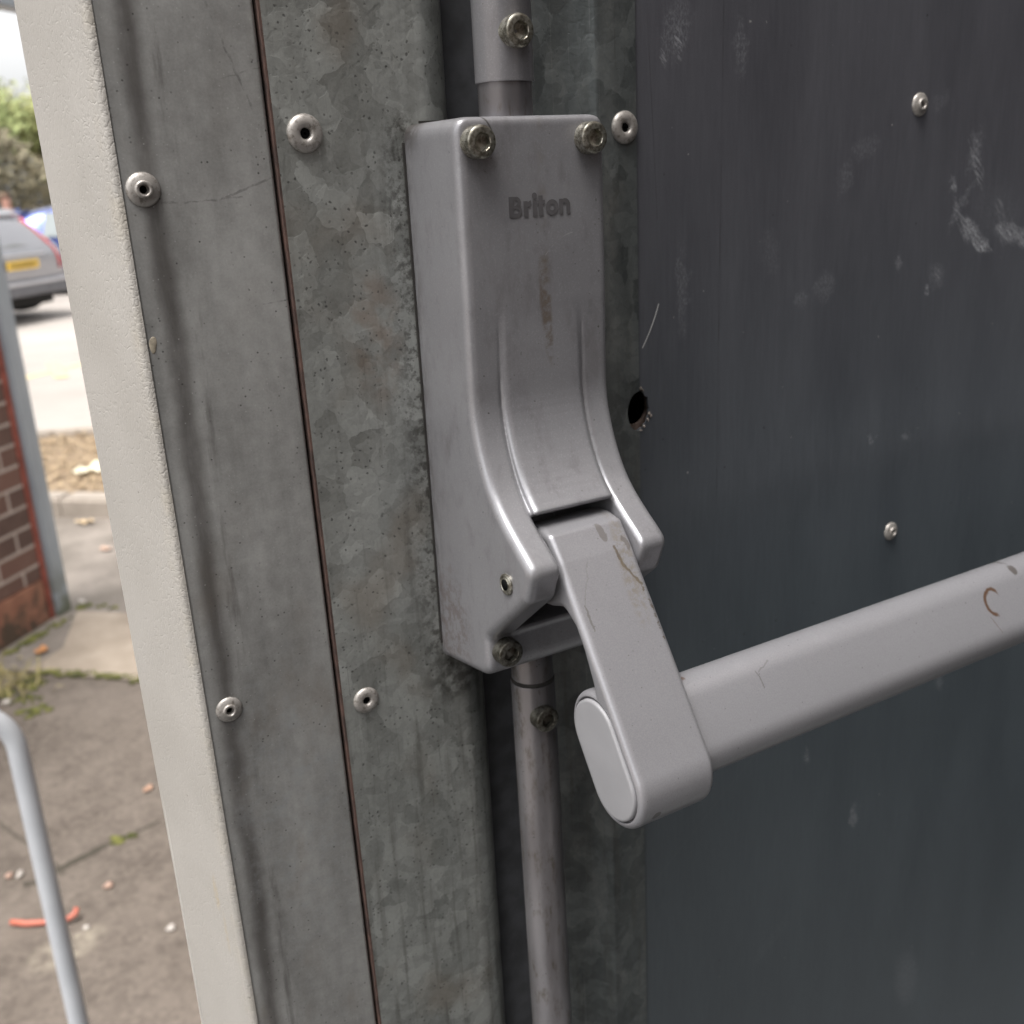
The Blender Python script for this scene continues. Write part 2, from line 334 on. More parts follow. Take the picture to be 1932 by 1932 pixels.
    t.l.new(t.add(t.mul(t.x, ca), t.mul(t.z, sa)), cx_.inputs[0]); t.l.new(t.sub(t.mul(t.z, ca), t.mul(t.x, sa)), cx_.inputs[2])
    stk = t.map(t.noise(1.5, 5, .75, stretch=(5, 1, .8), vec=cx_.outputs[0]), .47, .66)
    zone = None
    for (x, z, rx, rz, ro, k) in ((446, -38, 11, 3.2, -.75, 1), (455, -45, 8, 2.4, -.35, 1), (446, -6, 3.4, 13, .42, .55), (436, -30, 2.0, 9, .5, .7), (476, -40, 10, 3.5, -.3, .95), (492, -47, 12, 3.5, -.4, .9), (431, -17, 3, 1.8, .6, .8), (468, -33, 3, 12, .5, .35), (424, -54, 1.6, 5, .2, .55), (269, 42, 1.6, 7, .1, .5), (262, 38, 1.3, 5, .2, .5)):
        e = t.mul(t.ell(t.add(t.mul(u_, .35), t.mul(t.x, .65)), t.add(t.mul(v_, .35), t.mul(t.z, .65)), x, z, rx, rz, ro, .6), k); zone = e if zone is None else t.mx(zone, e)
    col = t.mix(t.mul(t.mul(zone, stk), .85), col, (0.48, 0.49, 0.51))
    return t.fin(col, t.lerp(n1, .26, .40), 0.0, t.bump(h, .22, .0001), .6)
def mat_trim():
    t = NT('leathergrain_plastisol')
    big = t.noise(60, 3); col = t.mix(t.map(big, .3, .7), (0.355, 0.334, 0.306), (0.405, 0.383, 0.354))
    yel = t.mul(t.ell(t.y, t.z, 12, -246, 1.5, 7, 0, .8), .5); yel = t.mx(yel, t.mul(t.ell(t.y, t.z, 9, -262, 1, 9, 0, .8), .35)); col = t.mix(t.mul(yel, t.map(t.noise(2, 3), .35, .6)), col, (0.42, 0.32, 0.17))
    near = t.map(t.y, 8, 0.5, 0, 1)
    col = t.mix(t.mul(t.mul(near, t.map(t.noise(12, 4), .45, .7)), .35), col, (0.40, 0.36, 0.29))
    pd, pc = t.voro(6); col = t.mix(t.mul(t.mul(t.map(pd, .03, .08, 1, 0), t.map(pc, .7, .8)), .8), col, (0.08, 0.07, 0.06))
    w1 = t.warp(3, 3.0)
    e1, _ = t.voro(2.3, 'DISTANCE_TO_EDGE', stretch=(1, .8, 2.4), vec=w1)
    e2, _ = t.voro(2.4, 'DISTANCE_TO_EDGE', stretch=(1, 1.4, 1.1), vec=t.warp(2.5, 3.5))
    fine = t.mul(t.map(e1, 0, .09), t.map(t.noise(20, 2), .25, .6, .35, 1)); wr = t.mul(t.map(e2, 0, .16), near)
    h = t.add(t.mul(fine, .60), t.mul(wr, .60)); h = t.add(h, t.mul(t.noise(1.0, 4, .6), .35)); h = t.add(h, t.mul(t.mul(t.noise(2.2, 3, .6, stretch=(1, .7, 1.5), dist=1.5), 1.5), t.map(near, 0, 1, .5, .9)))
    crease = t.mul(t.mul(t.map(e2, 0, .10, 1, 0), near), .16); col = t.mix(crease, col, (0.36, 0.33, 0.28))
    return t.fin(col, .45, 0, t.bump(h, .46, .00022), .45)
def mat_cast(name='silver_painted_casting', kind='case'):
    t = NT(name)
    big = t.noise(35, 3); fine = t.noise(.45, 2, .6)
    col = t.mix(t.map(t.add(t.mul(big, .6), t.mul(fine, .4)), .3, .7), (0.252, 0.248, 0.262), (0.300, 0.296, 0.310))
    spk, spc = t.voro(.42); col = t.mix(t.mul(t.map(spc, .84, .95), .09), col, (0.6, 0.6, 0.62))
    smud = t.map(t.noise(16, 5, .65, stretch=(.7, 1, 1.6), off=(3, 3, 3)), .50, .74); col = t.mix(t.mul(smud, .36), col, (0.12, 0.108, 0.108)); sm2 = t.map(t.noise(5, 5, .7, stretch=(1, 1, 2), off=(9, 3, 3)), .52, .74); col = t.mix(t.mul(sm2, (.24 if kind == 'case' else .10)), col, (0.09, 0.08, 0.08))
    pd, pc = t.voro(4.5, vec=t.warp(3, 3)); dots = t.mul(t.map(pd, .04, .10, 1, 0), t.map(pc, .74, .82)); col = t.mix(t.mul(dots, .8), col, (0.05, 0.045, 0.04))
    pd, pc = t.voro(1.4, off=(4, 4, 4)); dz = t.mul(t.mul(t.map(pd, .1, .25, 1, 0), t.map(pc, .5, .7)), t.map(t.noise(12, 3, off=(1, 1, 6)), .52, .66)); col = t.mix(t.mul(dz, .55), col, (0.07, 0.055, 0.045))
    if kind == 'bar': col = t.mix(.75, col, t.mix(t.map(fine, .3, .7), (0.305, 0.300, 0.318), (0.345, 0.340, 0.358)))
    if kind == 'arm': col = t.mix(.6, col, t.mix(t.map(fine, .3, .7), (0.300, 0.294, 0.312), (0.345, 0.339, 0.356)))
    if kind == 'case':
        # grime at the foot of the side wall, a rusty dribble down the front
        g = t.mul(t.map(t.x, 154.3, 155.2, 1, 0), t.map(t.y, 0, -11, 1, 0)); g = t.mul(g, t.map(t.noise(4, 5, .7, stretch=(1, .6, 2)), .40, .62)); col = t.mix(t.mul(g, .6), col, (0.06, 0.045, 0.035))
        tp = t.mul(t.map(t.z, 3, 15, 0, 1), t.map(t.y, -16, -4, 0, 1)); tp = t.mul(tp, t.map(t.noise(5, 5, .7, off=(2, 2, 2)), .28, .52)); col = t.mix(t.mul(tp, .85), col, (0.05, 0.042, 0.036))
        lo = t.mul(t.ell(t.y, t.z, -12, -155, 12, 22, 0, .9), t.map(t.noise(3, 5, .7, off=(7, 2, 2)), .44, .62)); col = t.mix(t.mul(lo, .5), col, (0.13, 0.085, 0.07))
        wx = t.add(t.x, t.mul(t.sub(t.noise(9, 3, stretch=(1, 1, 1.5)), .5), 4))
        d1 = t.mul(t.ell(wx, t.z, 184, -42, 2.2, 17, .02, .6), t.map(t.noise(3.5, 5, .7), .36, .6)); col = t.mix(t.mul(d1, .75), col, (0.15, 0.115, 0.085))
        d2 = t.mul(t.ell(wx, t.z, 184, -8, 1.6, 26, 0, .8), t.map(t.noise(5, 4, .6), .4, .7)); col = t.mix(t.mul(d2, .35), col, (0.20, 0.175, 0.145))
        cx_ = t.add(t.z, t.mul(t.math('POWER', t.sub(t.x, 190), 2.0), .045)); sc = t.seg(t.x, cx_, (184.5, -24.5), (195, -18.5), .24); col = t.mix(t.mul(t.mul(sc, .38), t.map(t.noise(2, 3), .3, .6)), col, (0.5, 0.5, 0.5))
        ar = t.math('ABSOLUTE', t.sub(t.math('SQRT', t.add(t.math('POWER', t.sub(t.x, 158), 2.0), t.math('POWER', t.sub(t.z, 9), 2.0))), 9.3)); ar = t.mul(t.map(ar, .15, .4, 1, 0), t.ell(t.x, t.z, 165.5, 13.5, 2.2, 3.2)); col = t.mix(t.mul(ar, .8), col, (0.05, 0.045, 0.04))
    if kind != 'case':
        sd, sc_ = t.voro(2.6, vec=t.warp(2, 2), off=(5, 1, 5)); fl_ = t.mul(t.map(sd, .05, .13, 1, 0), t.map(sc_, .66, .74)); col = t.mix(t.mul(fl_, .6), col, (0.11, 0.10, 0.095))
        hs1 = t.mul(t.map(t.noise(1.5, 2, stretch=(6, 6, .3), off=(2, 9, 4), dist=.4), .70, .76), .22); col = t.mix(hs1, col, (0.17, 0.165, 0.17))
    if kind == 'arm':
        wx = t.add(t.x, t.mul(t.sub(t.noise(4, 4, .6), .5), 3.0)); wz = t.add(t.z, t.mul(t.sub(t.noise(4, 3, off=(3, 1, 1)), .5), 3.0))
        L = t.seg(wx, wz, (190, -119), (191, -125), .7); L = t.mx(L, t.seg(wx, wz, (191, -125), (195, -130), .6)); L = t.mx(L, t.mul(t.seg(wx, wz, (195, -130), (196, -139), .8), t.map(t.noise(1.2, 3), .45, .6)))
        L = t.mx(L, t.mul(t.seg(wx, wz, (196, -139), (196, -146), 1.0), t.map(t.noise(1.2, 3, off=(4, 0, 0)), .5, .6)))
        col = t.mix(t.mul(L, .75), col, (0.11, 0.08, 0.05))
        st = t.mul(t.ell(t.x, t.z, 192.5, -126, 3.2, 15, -.1, .9), t.map(t.noise(2.5, 5, .7, off=(1, 2, 3)), .4, .62)); col = t.mix(t.mul(st, .5), col, (0.22, 0.18, 0.12))
        fl = t.mul(t.ell(wx, wz, 187.5, -114.5, 1.3, 2.6, .25, .25), .7); fl = t.mx(fl, t.mul(t.ell(wx, wz, 195, -118.5, .9, 2.2, .2, .3), .85)); col = t.mix(fl, col, (0.17, 0.155, 0.145))
        ch = t.ell(wx, wz, 174.8, -192.6, 1.5, 1.3, .5, .25); col = t.mix(t.mul(ch, .85), col, (0.10, 0.095, 0.09))
        nk = t.mul(t.seg(wx, wz, (171.5, -132), (172, -139), .45), .7); nk = t.mx(nk, t.mul(t.seg(wx, wz, (172, -132), (178, -121), .35), .25)); col = t.mix(nk, col, (0.17, 0.16, 0.15))
    if kind == 'bar':
        wx = t.add(t.x, t.mul(t.sub(t.noise(3, 4, .6), .5), 1.6)); wz = t.add(t.z, t.mul(t.sub(t.noise(3, 3, off=(3, 1, 1)), .5), 1.6))
        r = t.math('SQRT', t.add(t.math('POWER', t.mul(t.sub(wx, 352), .9), 2.0), t.math('POWER', t.add(wz, 170.6), 2.0)))
        cr = t.mul(t.map(t.math('ABSOLUTE', t.sub(r, 4.3)), .3, 1.0, 1, 0), t.mx(t.map(wx, 350.5, 352.5, 1, 0), 0.0)); cr = t.mx(cr, t.mul(t.map(t.math('ABSOLUTE', t.sub(r, 4.3)), .3, .9, 1, 0), t.mul(t.map(t.add(wz, 170.6), .5, 2.0, 0, 1), t.map(wx, 356.5, 355, 0, 1)))); cr = t.mx(cr, t.mul(t.seg(wx, wz, (346.5, -175), (350, -181), .3), .5))
        cr = t.mx(cr, t.seg(wx, t.z, (198, -162.0), (206.5, -161.2), .32)); cr = t.mx(cr, t.mul(t.seg(wx, wz, (199.5, -162.2), (202.5, -161.6), .6), .8))
        col = t.mix(t.mul(cr, .9), col, (0.13, 0.062, 0.028))
        ch = t.ell(wx, wz, 371, -163.5, 1.9, 1.3, 0, .3); ch = t.mx(ch, t.ell(wx, wz, 383, -186, 1.6, 1.1, 0, .3)); ch = t.mx(ch, t.mul(t.seg(wx, wz, (229, -165), (230, -170), .3), .6)); ch = t.mx(ch, t.mul(t.seg(wx, wz, (230, -165.5), (236, -164), .25), .4))
        col = t.mix(t.mul(ch, .8), col, (0.10, 0.085, 0.075))
    h = t.add(t.mul(fine, .4), t.mul(t.noise(1.3, 3, .6), .5))
    return t.fin(col, t.lerp(smud, .30, .46), .45, t.bump(h, .24, .00008), .5)
def mat_rod():
    t = NT('rod_steel')
    n1 = t.noise(12, 4, stretch=(1, 1, 5)); col = t.mix(t.map(n1, .3, .7), (0.17, 0.162, 0.168), (0.27, 0.26, 0.27))
    d = t.map(t.noise(6, 5, .7, stretch=(.6, 1, 2.2)), .50, .70); col = t.mix(t.mul(d, .7), col, (0.10, 0.082, 0.062))
    pd, pc = t.voro(1.3); pit = t.mul(t.mul(t.map(pd, .1, .25, 1, 0), t.map(pc, .45, .6)), t.map(t.noise(9, 4, .6), .5, .64)); col = t.mix(t.mul(pit, .7), col, (0.035, 0.028, 0.022))
    return t.fin(col, .30, .65, t.bump(t.noise(.8, 4, .6, stretch=(1, 1, 3)), .3, .0001), .5)
def mat_screw(k=1.0):
    t = NT('stainless_screw'); d = t.map(t.noise(1.6, 4, .7), .40, .62)
    col = t.mix(d, (0.40 * k, 0.385 * k, 0.335 * k), (0.17 * k, 0.155 * k, 0.125 * k)); return t.fin(col, .30, .85, t.bump(t.noise(.6, 3, .6), .15, .00006))
def mat_rivet():
    t = NT('aluminium_rivet'); d = t.map(t.noise(2.2, 4, .7), .45, .68)
    col = t.mix(d, (0.40, 0.375, 0.35), (0.20, 0.18, 0.16)); return t.fin(col, .42, .55, t.bump(t.noise(.9, 4, .7), .35, .0001))
def mat_rust():
    t = NT('rusty_cut_edge'); v = t.noise(2.5, 5, .7, stretch=(1, 1, 3))
    col = t.mix(t.map(v, .35, .65), (0.038, 0.023, 0.019), (0.105, 0.058, 0.045)); return t.fin(col, .85, 0, t.bump(v, .5, .0002))
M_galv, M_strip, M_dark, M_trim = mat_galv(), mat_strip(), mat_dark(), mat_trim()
M_case, M_arm, M_bar = mat_cast(), mat_cast('silver_painted_arm', 'arm'), mat_cast('silver_painted_bar', 'bar')
M_rod, M_screw, M_rivet, M_rust = mat_rod(), mat_screw(), mat_rivet(), mat_rust()
M_screwd = mat_screw(.48)
M_cap = simple('grey_plastic_cap', (0.245, 0.242, 0.252), .5, 0, .05, 15)
M_black = simple('grimy_shadow_black', (0.02, 0.018, 0.016), .8, 0, .3, 5)
M_letter = simple('printed_grey', (0.070, 0.066, 0.069), .65, 0, .12, 3)
M_shade = simple('channel_shade_dark', (0.045, 0.047, 0.052), .7, 0, .3, 9)
th_ = NT('bore_darkness'); M_hole = th_.fin((0.008, 0.008, 0.008), 1.0, 0, None, 0.0)
M_core2 = simple('torn_bright_metal', (0.34, 0.30, 0.27), .4, .5, .5, 1)
M_core = simple('brown_core_metal', (0.16, 0.12, 0.10), .5, .3, .5, 4)

# ------------------------------------------------------------------ THE DOOR (door frame: mm, origin level with the lens)
DOOR_LOC = Vector((0.45, 0.02, 0.03))
door = empty('steel_door', DOOR_LOC, 'open grey and charcoal steel fire door with a silver push bar and white edge trim', 'door')
DL = Vector((0, 0, CAMH)) - DOOR_LOC                      # child location so that mesh coordinates stay in the door frame
K = 0.001
ZT, ZB = 560, -1465                                      # door top and bottom
def sheet_profile(name, prof, mat, z0=ZB, z1=ZT, rows=2, **pr):   # prof: closed list of (x, y)
    n = len(prof); vs = []; fs = []
    zs = [z0 + (z1 - z0) * i / (rows - 1) for i in range(rows)]
    for z in zs:
        for x, y in prof: vs.append((x * K, y * K, z * K))
    for r in range(rows - 1):
        for i in range(n):
            j = (i + 1) % n; fs.append((r * n + i, r * n + j, (r + 1) * n + j, (r + 1) * n + i))
    fs.append(tuple(reversed(range(n)))); fs.append(tuple(range((rows - 1) * n, rows * n)))
    o = mobj(name, vs, fs, mat, door, DL, **pr)
    bm = bmesh.new(); bm.from_mesh(o.data); bmesh.ops.recalc_face_normals(bm, faces=bm.faces); bm.to_mesh(o.data); bm.free()
    return shade_auto(o, 35)
def lean(o):
    for v in o.data.vertices:
        x = v.co.x / K; z = v.co.z / K
        k = .0055 if x < 65.7 else (.0075 if x < 119 else .0075 * max(0, (160 - x) / 41))
        v.co.x += -(z + 45) * k * K
    return o
def arc(cx, cy, r, a0, a1, n=8): return [(cx + r * math.cos(math.radians(a0 + (a1 - a0) * i / n)), cy + r * math.sin(math.radians(a0 + (a1 - a0) * i / n))) for i in range(n + 1)]
# white leather-grain edge trim, its front bend rolled over on to the inner face
trim_prof = [(52.7, 46)] + [(62.9, 3.0)] + arc(65.3, 1.9, 2.1, 172, 262, 8)[0:] + [(65.6, -0.1), (65.6, 1.2), (65.4, 1.6)] + [(58.0, 46)]
tv, tf = [], []
# displaced along z for a slightly uneven bend
rows = 500; zs = np.linspace(ZB, ZT, rows); n = len(trim_prof)
for z in zs:
    wob = 0.4 * (0.22 * math.sin(z * .21 + 1.3 * math.sin(z * .07)) + .18 * math.sin(z * .53 + 2 * math.sin(z * .11)) + 0.12 * math.sin(z * 1.3))
    for i, (x, y) in enumerate(trim_prof):
        k = wob if 2 <= i <= 10 else 0
        tv.append((x * K, (y - abs(k) * .7 + .15) * K if 2 <= i <= 10 else y * K, z * K))
for r in range(rows - 1):
    for i in range(n):
        j = (i + 1) % n; tf.append((r * n + i, r * n + j, (r + 1) * n + j, (r + 1) * n + i))
tf.append(tuple(reversed(range(n)))); tf.append(tuple(range((rows - 1) * n, rows * n)))
o = mobj('edge_trim', tv, tf, M_trim, door, DL, label='white leather-grain trim along the free edge of the door')
bm = bmesh.new(); bm.from_mesh(o.data); bmesh.ops.recalc_face_normals(bm, faces=bm.faces); bm.to_mesh(o.data); bm.free(); shade_auto(o, 35); lean(o)
# dull strip next to the trim: slight roll into the seam
strip = [(65.6, 1.8), (65.6, 0.35)] + [(66.2, 0.0), (109.9, 0.0)] + arc(109.9, 1.2, 1.2, -90, -10, 6) + [(111.0, 3.6), (108, 3.6), (107.5, 1.8)]
lean(sheet_profile('steel_strip', strip, M_strip, label='smooth dull grey strip between white trim and rusty seam'))
# galvanised section with the rod channel
def galv_outline(th):
    pts = [(112.6, -1.2), (162.0, -1.2)]
    pts += [(162.0 + 15.0 * math.sin(math.radians(a)), -1.2 + 15.0 * (1 - math.cos(math.radians(a)))) for a in range(6, 91, 6)]
    pts += [(177.1, 26), (177.4, 29.0), (178.5, 30), (192, 30), (199, 19), (217, 10), (226, 6.5), (231.0, -0.3), (232.8, -1.2), (248.6, -1.2)]
    return pts
g = galv_outline(0); gb = [(x, y + 1.5) for x, y in g][::-1]
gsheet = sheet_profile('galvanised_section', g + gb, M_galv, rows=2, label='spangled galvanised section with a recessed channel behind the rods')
lean(box('seam_edge', 111.92 * K, 112.62 * K, -1.16 * K, 2.6 * K, ZB * K, ZT * K, M_rust, door, loc=DL, label='rusty cut edge along the seam'))
lean(box('seam_backing', 111.05 * K, 111.9 * K, 2.6 * K, 3.2 * K, ZB * K, ZT * K, M_black, door, loc=DL))
lean(gsheet)
box('channel_shade', 177.25 * K, 197.0 * K, 11.5 * K, 29 * K, ZB * K, ZT * K, M_shade, door, loc=DL, label='dark strip standing in for shade at the bottom of the rod channel')  # added dark strip imitating the black shade beside the rods
# charcoal inner sheet
dv, df = [], []; zr = [ZB, -400] + list(np.linspace(-200, -60, 57)) + [60, ZT]
for i, z in enumerate(zr):
    yo = -0.55 * math.exp(-((z + 132) / 17.0) ** 2) if -200 < z < -60 else 0.0
    dv += [(243 * K, 0, z * K), (275 * K, yo * .35 * K, z * K), (330 * K, yo * K, z * K), (930 * K, yo * K, z * K), (930 * K, 1.0 * K, z * K), (243 * K, 1.0 * K, z * K)]
for i in range(len(zr) - 1):
    for j in range(6): k_ = (j + 1) % 6; df.append((i * 6 + j, i * 6 + k_, (i + 1) * 6 + k_, (i + 1) * 6 + j))
df += [tuple(reversed(range(6))), tuple(range((len(zr) - 1) * 6, len(zr) * 6))]
dark = mobj('inner_sheet', dv, df, M_dark, door, DL, label='dark charcoal inner sheet scuffed with chalky marks')
bm = bmesh.new(); bm.from_mesh(dark.data); bmesh.ops.recalc_face_normals(bm, faces=bm.faces); bm.to_mesh(dark.data); bm.free(); shade_auto(dark, 30)
# drilled hole through both sheets
cutv = bmesh.new(); bmesh.ops.create_circle(cutv, cap_ends=True, segments=40, radius=1.0)
rr = []
for i, v in enumerate(cutv.verts):
    a = math.atan2(v.co.y, v.co.x); R = 1.0
    if v.co.x > 0.15: R = 1.0 + random.uniform(-.10, .07)
    v.co = Vector((248.6 * K + v.co.x * 5.9 * K * R, -0.01, -92.8 * K + v.co.y * 8.0 * K * R))
ex = bmesh.ops.extrude_face_region(cutv, geom=list(cutv.faces)); bmesh.ops.translate(cutv, verts=[e for e in ex['geom'] if isinstance(e, bmesh.types.BMVert)], vec=(0, .03, 0))
bmesh.ops.recalc_face_normals(cutv, faces=cutv.faces); cme = bpy.data.meshes.new('cutter'); cutv.to_mesh(cme); cutv.free()
cut = bpy.data.objects.new('cutter', cme); C.objects.link(cut); cut.parent = door; cut.location = DL
bpy.context.view_layer.update()
for ob in (gsheet, dark):
    md = ob.modifiers.new('b', 'BOOLEAN'); md.object = cut; md.operation = 'DIFFERENCE'; md.solver = 'EXACT'
    bpy.context.view_layer.update()
    me = bpy.data.meshes.new_from_object(ob.evaluated_get(bpy.context.evaluated_depsgraph_get())); ob.modifiers.clear(); ob.data = me
bpy.data.objects.remove(cut)
# what shows inside the hole: second skin with an offset bore, dark hollow behind
def plate_with_hole(name, x0, x1, z0, z1, cx, cz, rx, rz, y0, y1, mat, par):
    n = 40; vs = []; fs = []
    for y in (y0, y1):
        for i in range(n):
            a = 2 * PI * i / n; vs.append(((cx + rx * math.cos(a)) * K, y * K, (cz + rz * math.sin(a)) * K))
        for i in range(n):
            a = 2 * PI * i / n; c_, s_ = math.cos(a), math.sin(a); k = 1 / max(abs(c_), abs(s_))
            vs.append(((x0 + x1) / 2 * K + c_ * k * (x1 - x0) / 2 * K, y * K, (z0 + z1) / 2 * K + s_ * k * (z1 - z0) / 2 * K))
    for i in range(n):
        j = (i + 1) % n
        fs += [(i, j, n + j, n + i), (2 * n + i, 3 * n + i, 3 * n + j, 2 * n + j), (i, 2 * n + i, 2 * n + j, j), (n + i, n + j, 3 * n + j, 3 * n + i)]
    return mobj(name, vs, fs, mat, par, DL)
plate_with_hole('inner_plate', 238, 260, -108, -78, 249.4, -91.6, 6.2, 7.4, 3.2, 4.6, M_core, door)
box('door_core', 70 * K, 925 * K, 34 * K, 44 * K, (ZB + 3) * K, (ZT - 3) * K, M_black, door, loc=DL)
bm = bmesh.new()                                             # torn burrs round the right side of the hole
for (x, z, r) in ((250.4, -84.0, 1.0), (251.3, -84.9, .7), (254.6, -94.8, .9), (255.4, -95.8, .8), (253.9, -97.2, .7), (252.0, -99.6, .6), (250.2, -100.8, .6)):
    q = bmesh.ops.create_icosphere(bm, subdivisions=2, radius=r * K * .62)
    for v in q['verts']: v.co = Vector((v.co.x * 1.2 + x * K - .4 * K, v.co.y * .7 - .1 * K, v.co.z * 1.3 + z * K)) + Vector([random.uniform(-.3, .3) * K for _ in range(3)])
bmobj('hole_burr', bm, M_core2, door, DL)
# outer skin of the door
box('outer_sheet', 54 * K, 930 * K, 44.5 * K, 46 * K, ZB * K, ZT * K, simple('white_outer_skin', (.6, .58, .55), .45), door, loc=DL)

# --- rivets
prof_collar = [(4.9, 0), (4.9, .35), (4.5, .8), (3.6, 1.25), (2.75, 1.45), (2.6, 1.5), (2.55, 2.1), (2.3, 2.35), (1.75, 2.4), (1.5, 2.2), (1.3, 1.2), (1.25, .4)]
prof_broad = [(5.7, 0), (5.75, .4), (5.4, .95), (4.6, 1.5), (3.5, 1.75), (2.6, 1.7), (2.1, 1.5), (1.75, 1.1), (1.6, .3)]
def make_rivet(prof, name='rivet'):
    v, f = lathe([(r * K, d * K) for r, d in prof], 40); return v, f
for (x, z, h, kind, sc, lab) in ((71.2, 0.2, 0, 'c', 1.0, 'collared rivet high on the dull strip'), (121.4, 14.1, 1.2, 'b', 1.0, 'broad rivet beside the rusty seam at the top'),
                            (243.1, 13.0, 1.2, 'b', 1.0, 'broad rivet beside the top corner of the latch case'), (73.5, -168.8, 0, 'c', .92, 'collared rivet low on the dull strip'),
                            (122.3, -180.3, 1.2, 'b', .86, 'broad rivet low beside the rusty seam'), (403.8, 18.8, 0, 'c', 1.0, 'rivet high on the charcoal sheet'),
                            (403.4, -177.7 + 0, 0, 'c', .93, 'rivet just above the push bar on the charcoal sheet')):
    v, f = make_rivet(prof_collar if kind == 'c' else prof_broad)
    o = mobj('rivet', v, f, M_rivet, door, DL + Vector((x * K, -h * K + .00002, z * K)), True, label=lab); o.scale = (sc, sc, sc)
    o.rotation_euler = (random.uniform(-.03, .03), random.uniform(0, 6), random.uniform(-.03, .03)); shade_auto(o, 50)
    # dark bore
    v, f = lathe([(1.28 * K, .35 * K), (.9 * K, .45 * K), (.3 * K, .5 * K)], 20)
    b = mobj('rivet_bore', v, f, M_hole, o, (0, 0, 0), True)
    if kind == 'b': b.scale = (1.3, .9, 1.3)
# more rivets further down and along, same pitch (collared), and top rows
for (x, z, h) in ((71.8, -370, 0), (121.8, -380, 1.2), (71.4, 190, 0), (243.3, 205, 1.2), (600, 18.8, 0), (600, -178, 0)):
    v, f = make_rivet(prof_collar); o = mobj('rivet', v, f, M_rivet, door, DL + Vector((x * K, -h * K, z * K)), True); shade_auto(o, 50)
# paint fleck stuck by the trim
bm = bmesh.new(); q = bmesh.ops.create_icosphere(bm, subdivisions=3, radius=1)
for v in bm.verts: v.co = Vector((67.3 * K + v.co.x * (1.15 + .35 * v.co.z) * K, v.co.y * .2 * K, -44.3 * K + v.co.z * 2.5 * K + v.co.x * .6 * K))
bmobj('paint_fleck', bm, simple('cream_fleck', (.27, .235, .18), .7, 0, .3, 1.5), door, DL, True)

# --- latch case
XC = 181.75; hs_ = 0.5
xs = np.arange(-29.5, 29.6, hs_); ys = np.arange(-2, 77, hs_); zs = np.arange(-176, 19.1, hs_)     # ys = height above the door face
H2, Z2 = np.meshgrid(ys, zs, indexing='ij')
front = [(36.8, 16.5), (36.8, -40), (36.4, -60), (36.4, -72), (38.0, -81), (41.2, -90), (45.6, -98.2), (51.0, -104.6), (57.4, -110.0), (62.8, -114.0), (68.6, -118.6)]
def catmull(p, n=6):
    p = [np.array(q, float) for q in p]; out = []
    for i in range(len(p) - 1):
        a, b, c, d = p[max(i - 1, 0)], p[i], p[i + 1], p[min(i + 2, len(p) - 1)]
        for k in range(n):
            t_ = k / n; out.append(tuple(.5 * ((2 * b) + (c - a) * t_ + (2 * a - 5 * b + 4 * c - d) * t_ ** 2 + (3 * b - a - 3 * c + d) * t_ ** 3)))
    return out + [tuple(p[-1])]
front = [front[0]] + catmull(front[1:-1]) + [front[-1]]
prof = [(-1.0, 16.5)] + front + [(64.0, -130.0), (38.2, -151.2), (37.2, -153.0), (37.0, -167.0), (-1.0, -172.6)]
rad = [0, 3.2] + [0] * (len(front) - 2) + [6.5, 6.0, 2.5, 0, 7.0, 0]
Pc = poly_sdf(H2, Z2, fillet(prof, rad))
Xg = xs[:, None, None]
body = rmax(np.broadcast_to(Pc[None], (len(xs), len(ys), len(zs))), np.abs(Xg) - 27.6, 3.6)
# rounded upper corners seen from the front
cx = np.abs(xs)[:, None] - (27.6 - 6.0); cz = zs[None, :] - (16.5 - 6.0)
rc = np.where((cx > 0) & (cz > 0), np.hypot(np.maximum(cx, 0), np.maximum(cz, 0)) - 6.0, np.maximum(cx, cz) - 6.0)
body = smax(body, rc[:, None, :], 2.0)
cz2 = -zs[None, :] - (171 - 4.0); cx2 = np.abs(xs)[:, None] - (27.6 - 4.0)
# raised middle pad flaring out between the cheeks
fz = np.array([p[1] for p in front][::-1]); fh = np.array([p[0] for p in front][::-1])
hc = np.interp(zs, fz, fh)
dl = np.interp(zs, [-112, -104, -90, -70, -52, -34], [2.6, 2.3, 1.7, 1.1, .5, -.6])
padp = [(20, -30)] + [(float(np.interp(z, fz, fh) + np.interp(z, [-112, -104, -90, -70, -52, -34], [2.6, 2.3, 1.7, 1.1, .5, -.6])), z) for z in list(np.arange(-30, -105, -2.5)) + [-105.2]] + [(49.5, -107.8), (20, -112)]
Pp = poly_sdf(H2, Z2, fillet(padp, [0] * (len(padp) - 3) + [2.0, 1.2, 0]))
Wd = (np.abs(Xg + 0.0) - 14.5) * .72 + (H2[None] - (hc + dl)[None, None, :]) * .69
pad = np.maximum(rmax(np.broadcast_to(Pp[None], body.shape), Wd, .7), np.abs(Xg) - 15.6)
slot = poly_sdf(H2, Z2, fillet([(95, -102.5), (60, -104.5), (47, -107.4), (18, -110.5), (14, -128), (24, -147), (38.2, -150.6), (95, -150.6)], [0, 0, 0, 3, 6, 6, 1, 0]))
slot3 = np.maximum(np.broadcast_to(slot[None], body.shape), np.abs(Xg) - 15.9)
# shallow groove each side of the pad
grz = np.interp(zs, [-110, -100, -80, -55, -40], [.9, .85, .6, .2, -.3])
gd = np.hypot(np.abs(Xg) - 16.0, (H2[None] - hc[None, None, :])) - grz[None, None, :]
body = smax(body, -gd, .5)
V = smin(body, pad, .5)
V = smax(V, -slot3, 1.6)
